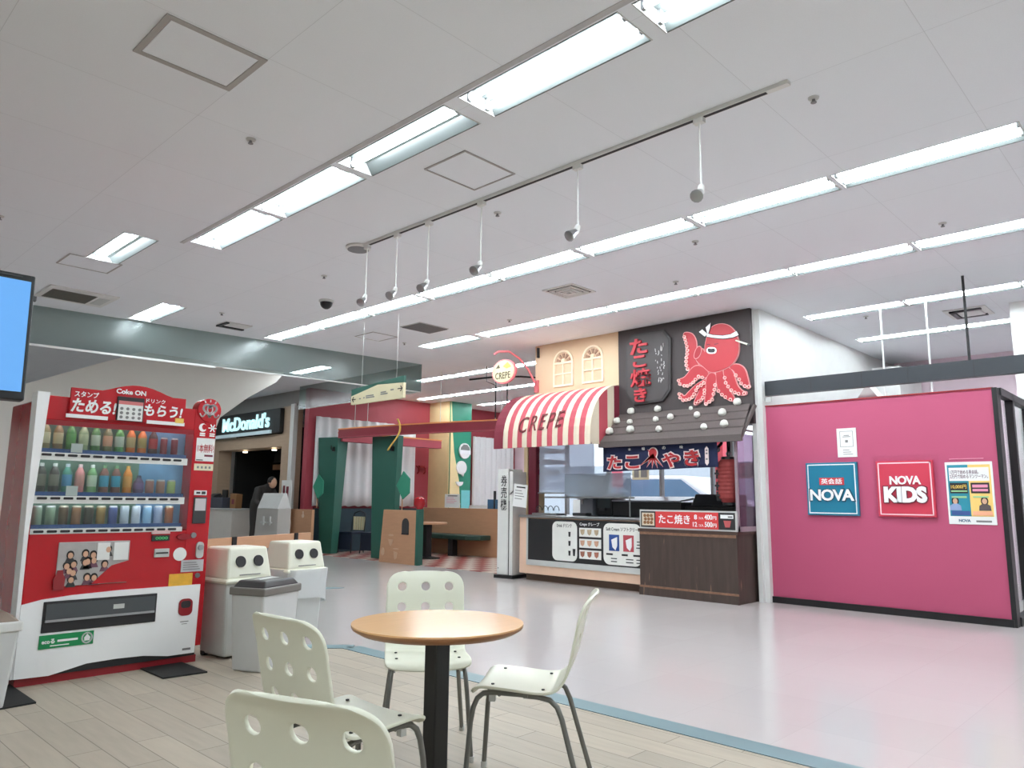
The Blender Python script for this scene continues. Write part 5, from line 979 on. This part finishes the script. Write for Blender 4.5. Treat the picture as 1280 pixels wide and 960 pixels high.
def lid_bin(loc,rot,lab,w,d_,h,lidm,lid2):
    r=thing('waste_bin',lab,'bin',loc,rot); m=M(); a,b=w/2,d_/2; k=.86
    vs=[(sx*a*q,sy*b*q,z) for z,q in ((0.005,k),(h-.09,1.0)) for sx,sy in ((-1,-1),(1,-1),(1,1),(-1,1))]
    m._add(vs,[(3,2,1,0),(4,5,6,7),(0,1,5,4),(1,2,6,5),(2,3,7,6),(3,0,4,7)]); m.build('body',mat('bin_pale_grey',(204,205,204),.45),r,bevel=.015)
    M().box(-a-.012,a+.012,-b-.012,b+.012,h-.1,h-.045).build('rim',lid2,r,bevel=.01)
    m=M(); vs=[(sx*a*q,sy*b*q,z) for z,q in ((h-.05,1.0),(h,.8)) for sx,sy in ((-1,-1),(1,-1),(1,1),(-1,1))]
    m._add(vs,[(3,2,1,0),(4,5,6,7),(0,1,5,4),(1,2,6,5),(2,3,7,6),(3,0,4,7)]); l=m.build('lid',lidm,r,bevel=.012); return r,l
r,l=lid_bin((2.81,5.14,0),.42,'pale grey waste bin with a black lid, in front of the recycling bins',.41,.28,.62,mat('lid_black',(44,42,42),.3),mat('rim_grey',(120,116,110),.4)); M().box(-.12,.1,-.03,.03,.62,.624).build('lid_label',lightgrey,l)
lid_bin((1.02,5.3,0),0,'pale waste bin with a brown-grey top cut off by the left edge',.5,.4,.53,mat('lid_brown',(140,122,108),.4),white)
# ------------------------------------------------------------------ long bench behind the bins
r=thing('bench','long pale wood bench back rail behind the recycling bins','bench',(3.7,8.07,0),math.atan2(.81,1.7))
M().box(-.3,1.93,-.02,.02,.6,.755).build('back_rail',wood,r,bevel=.006); M().box(-.3,1.93,.06,.46,.4,.44).build('seat',wood,r,bevel=.006)
for x in (.35,1.55):
    m=M(); m.box(x,x+.07,-.035,-.02,.42,.76); m.box(x,x+.07,-.03,.4,.36,.4); m.box(x,x+.07,-.03,.02,0,.42); m.box(x,x+.07,.36,.41,0,.4); m.build('bracket',black,r)

# ------------------------------------------------------------------ round table and four chairs
r=thing('round_table','round beech-topped cafe table on a square black column','table',(2.012,2.315,0))
n=56; R=.338
M().prism_z([(R*math.cos(2*PI*i/n),R*math.sin(2*PI*i/n)) for i in range(n)],.716,.722).build('top_surface',tablewood,r); m=M(); m.lathe([(R-.03,.69),(R-.004,.705),(R,.711),(R,.716),(0,.716)],n); m.build('table_edge',tableedge,r,smooth=True)
M().box(-.036,.036,-.036,.036,.02,.69).build('column',mat('column_black',(20,21,24),.3),r,bevel=.006); m=M(); m.lathe([(.24,0),(.245,.008),(.2,.018),(.05,.03),(0,.03)],32); m.build('base_plate',darkgrey,r,smooth=True); m=M(); m.box(-.15,.15,-.02,.02,.67,.69); m.box(-.02,.02,-.15,.15,.67,.69); m.build('top_bracket',black,r)

def cat(P,t):
    n=len(P)-1; s=min(int(t*n),n-1); u=t*n-s
    g=lambda i:Vector(P[max(0,min(n,i))]); a,b,c,d=g(s-1),g(s),g(s+1),g(s+2)
    return .5*((2*b)+(c-a)*u+(2*a-5*b+4*c-d)*u*u+(3*b-a-3*c+d)*u**3)
PROF=[(-.215,.415),(-.2,.437),(-.16,.446),(-.05,.44),(.06,.432),(.125,.44),(.165,.475),(.192,.54),(.214,.635),(.234,.725),(.256,.78),(.288,.815)]
samp=[cat([(0,y,z) for y,z in PROF],i/240) for i in range(241)]
acc=[0]
for i in range(240): acc.append(acc[-1]+(samp[i+1]-samp[i]).length)
LT=acc[-1]
def along(v):
    v=max(0,min(LT,v)); 
    for i in range(240):
        if acc[i+1]>=v: 
            f=(v-acc[i])/max(1e-9,acc[i+1]-acc[i]); return samp[i].lerp(samp[i+1],f)
    return samp[-1]
def shell_mesh():
    m=M(); us=[-.205,-.165,-.085,-.04,.04,.085,.165,.205]; hv=[LT-.09,LT-.195,LT-.30]; e=.036
    vs=[0,.05,.1,.16,.22,.28,.32,.36,.40,.44]; vs=[v for v in vs if v<hv[2]-e-.02]
    for h in reversed(hv): vs += [h-e,h+e]
    vs += [LT-.025,LT]
    def P(u,v):
        # rounded top corners and front corners
        d=v-(LT-.095); k=1.0
        if d>0: k=(.205-.095+math.sqrt(max(0,.095**2-d*d)))/.205
        d=.04-v
        if d>0: k=(.205-.04+math.sqrt(max(0,.04**2-d*d)))/.205
        p=along(v); dip=-.012*(1-(u/.205)**2) if v<.36 else 0
        bow=.012*(1-(u/.205)**2)*max(0,min(1,(v-.42)/.15))
        return (u*k,p.y+bow,p.z+dip)
    for a in range(len(us)-1):
        for b in range(len(vs)-1):
            u0,u1,v0,v1=us[a],us[a+1],vs[b],vs[b+1]; hole=a in (1,3,5) and any(abs((v0+v1)/2-h)<1e-6 for h in hv)
            N=4
            if not hole: m.grid(lambda s,t:P(u0+(u1-u0)*s,v0+(v1-v0)*t),N,N)
            else:
                cu,cv=(u0+u1)/2,(v0+v1)/2; out=[]
                for i in range(N): out.append((u0+(u1-u0)*i/N,v0))
                for i in range(N): out.append((u1,v0+(v1-v0)*i/N))
                for i in range(N): out.append((u1-(u1-u0)*i/N,v1))
                for i in range(N): out.append((u0,v1-(v1-v0)*i/N))
                inn=[]
                for (x,y) in out:
                    q=math.atan2((y-cv)/(v1-v0),(x-cu)/(u1-u0)); inn.append((cu+.0235*math.cos(q),cv+.0235*math.sin(q)))
                mid=[((x*.4+p*.6),(y*.4+q*.6)) for (x,y),(p,q) in zip(out,inn)]
                K=len(out); base=[P(*p) for p in out]+[P(*p) for p in mid]+[P(*p) for p in inn]
                m._add(base,[(i,(i+1)%K,(i+1)%K+K,i+K) for i in range(K)]+[(i+K,(i+1)%K+K,(i+1)%K+2*K,i+2*K) for i in range(K)])
    return m
def make_chair():
    r=thing('cafe_chair','x','chair',(0,0,0),0,'white cafe chairs around the round table')
    m=shell_mesh(); me=bpy.data.meshes.new('shell'); me.from_pydata(m.v,[],m.f); bm=bmesh.new(); bm.from_mesh(me); bmesh.ops.remove_doubles(bm,verts=bm.verts,dist=1e-4); bmesh.ops.recalc_face_normals(bm,faces=bm.faces)
    bm.to_mesh(me); bm.free(); me.materials.append(mat('chair_white',(226,226,208),.35,noise=.02)); me.polygons.foreach_set('use_smooth',[True]*len(me.polygons))
    o=bpy.data.objects.new('seat_shell',me); C.objects.link(o); o.parent=r; s=o.modifiers.new('thick','SOLIDIFY'); s.thickness=.011; s.offset=0; b=o.modifiers.new('bevel','BEVEL'); b.width=.002; b.segments=1; b.limit_method='ANGLE'; b.angle_limit=math.radians(50)
    q=.011
    for sx in (-1,1):
        x=sx*.165
        M().tube([(x,.02,.415),(x,-.12,.42),(x+sx*.004,-.165,.415),(x+sx*.008,-.19,.395),(x+sx*.012,-.205,.36),(x+sx*.018,-.215,.3),(x+sx*.04,-.235,.012)],q,10).build('leg',tubegrey,r,smooth=True)
        M().tube([(x-sx*.01,.0,.41),(x-sx*.01,.06,.408),(x,.11,.4),(x+sx*.004,.14,.375),(x+sx*.01,.16,.33),(x+sx*.045,.25,.012)],q,10).build('leg',tubegrey,r,smooth=True)
        for px,py in ((x+sx*.04,-.235),(x+sx*.045,.25)): M().tube([(px,py,.004),(px,py,.03)],.014,10).build('leg_tip',lightgrey,r)
    f=M(); f.tube([(-.165,-.1,.412),(.165,-.1,.412)],.009,8); f.tube([(-.165,.03,.41),(.165,.03,.41)],.009,8); f.build('seat_frame',tubegrey,r,smooth=True)
    b=M()
    for x,y,z in ((-.15,-.13,.451),(.15,-.13,.451),(-.15,.08,.438),(.15,.08,.438)): b.lathe([(.007,0),(.007,.004),(0,.005)],10,(x,y,z-.004))
    b.build('bolt',inkdark,r); c=M()
    for x in (-.165,.165): c.box(x-.012,x+.012,-.14,-.115,.385,.41)
    c.build('stacking_clip',lightgrey,r); return r
ch=make_chair()
def aim(f): return math.atan2(f[0],-f[1])
ch.location=(2.494,2.265,0); ch.rotation_euler=(0,0,aim((-.56,.83))); ch['label']='white cafe chair seen side-on, right of the round table'
dup(ch,(2.51,2.97,0),aim((-.6,-.8)),'white cafe chair behind the round table, facing the camera')
dup(ch,(1.6,2.335,0),aim((.998,.05)),'white cafe chair left of the round table, in front of the grey waste bin')
dup(ch,(1.085,1.464,0),aim((.945,.33)),'white cafe chair nearest the camera, cut off by the bottom edge')

# ------------------------------------------------------------------ light, camera
w=bpy.data.worlds.new('sky'); bpy.context.scene.world=w; w.use_nodes=True
nt=w.node_tree; bg=nt.nodes['Background']; sk=nt.nodes.new('ShaderNodeTexSky'); sk.sky_type='HOSEK_WILKIE'; sk.turbidity=6; sk.ground_albedo=.6
sk.sun_direction=(-.5,-.4,.75)
mx=nt.nodes.new('ShaderNodeMix'); mx.data_type='RGBA'; mx.inputs[0].default_value=.35; mx.inputs[7].default_value=(1,1,1,1)
nt.links.new(sk.outputs[0],mx.inputs[6]); nt.links.new(mx.outputs[2],bg.inputs[0]); bg.inputs['Strength'].default_value=3
yaw,pit,rol=math.radians(43.74),math.radians(8.91),math.radians(.64)
f=Vector((math.cos(pit)*math.cos(yaw),math.cos(pit)*math.sin(yaw),math.sin(pit))); rt=Vector((math.sin(yaw),-math.cos(yaw),0)); up=rt.cross(f)
r2=rt*math.cos(rol)+up*math.sin(rol); u2=-rt*math.sin(rol)+up*math.cos(rol)
cd=bpy.data.cameras.new('camera'); cam=bpy.data.objects.new('camera',cd); C.objects.link(cam)
mw=Matrix((r2,u2,-f)).transposed().to_4x4(); mw.translation=(0,0,1.2); cam.matrix_world=mw
cd.sensor_fit='HORIZONTAL'; cd.sensor_width=36; cd.lens=930/1280*36; cd.clip_start=.05; cd.clip_end=200
sc=bpy.context.scene; sc.camera=cam
sc.view_settings.view_transform='Standard'; sc.view_settings.look='None'; sc.view_settings.gamma=1; sc.view_settings.use_curve_mapping=False
sc.view_settings.exposure=EXPO
sc.cycles.max_bounces=10; sc.cycles.diffuse_bounces=5; sc.cycles.glossy_bounces=4; sc.cycles.transparent_max_bounces=12; sc.cycles.use_denoising=True
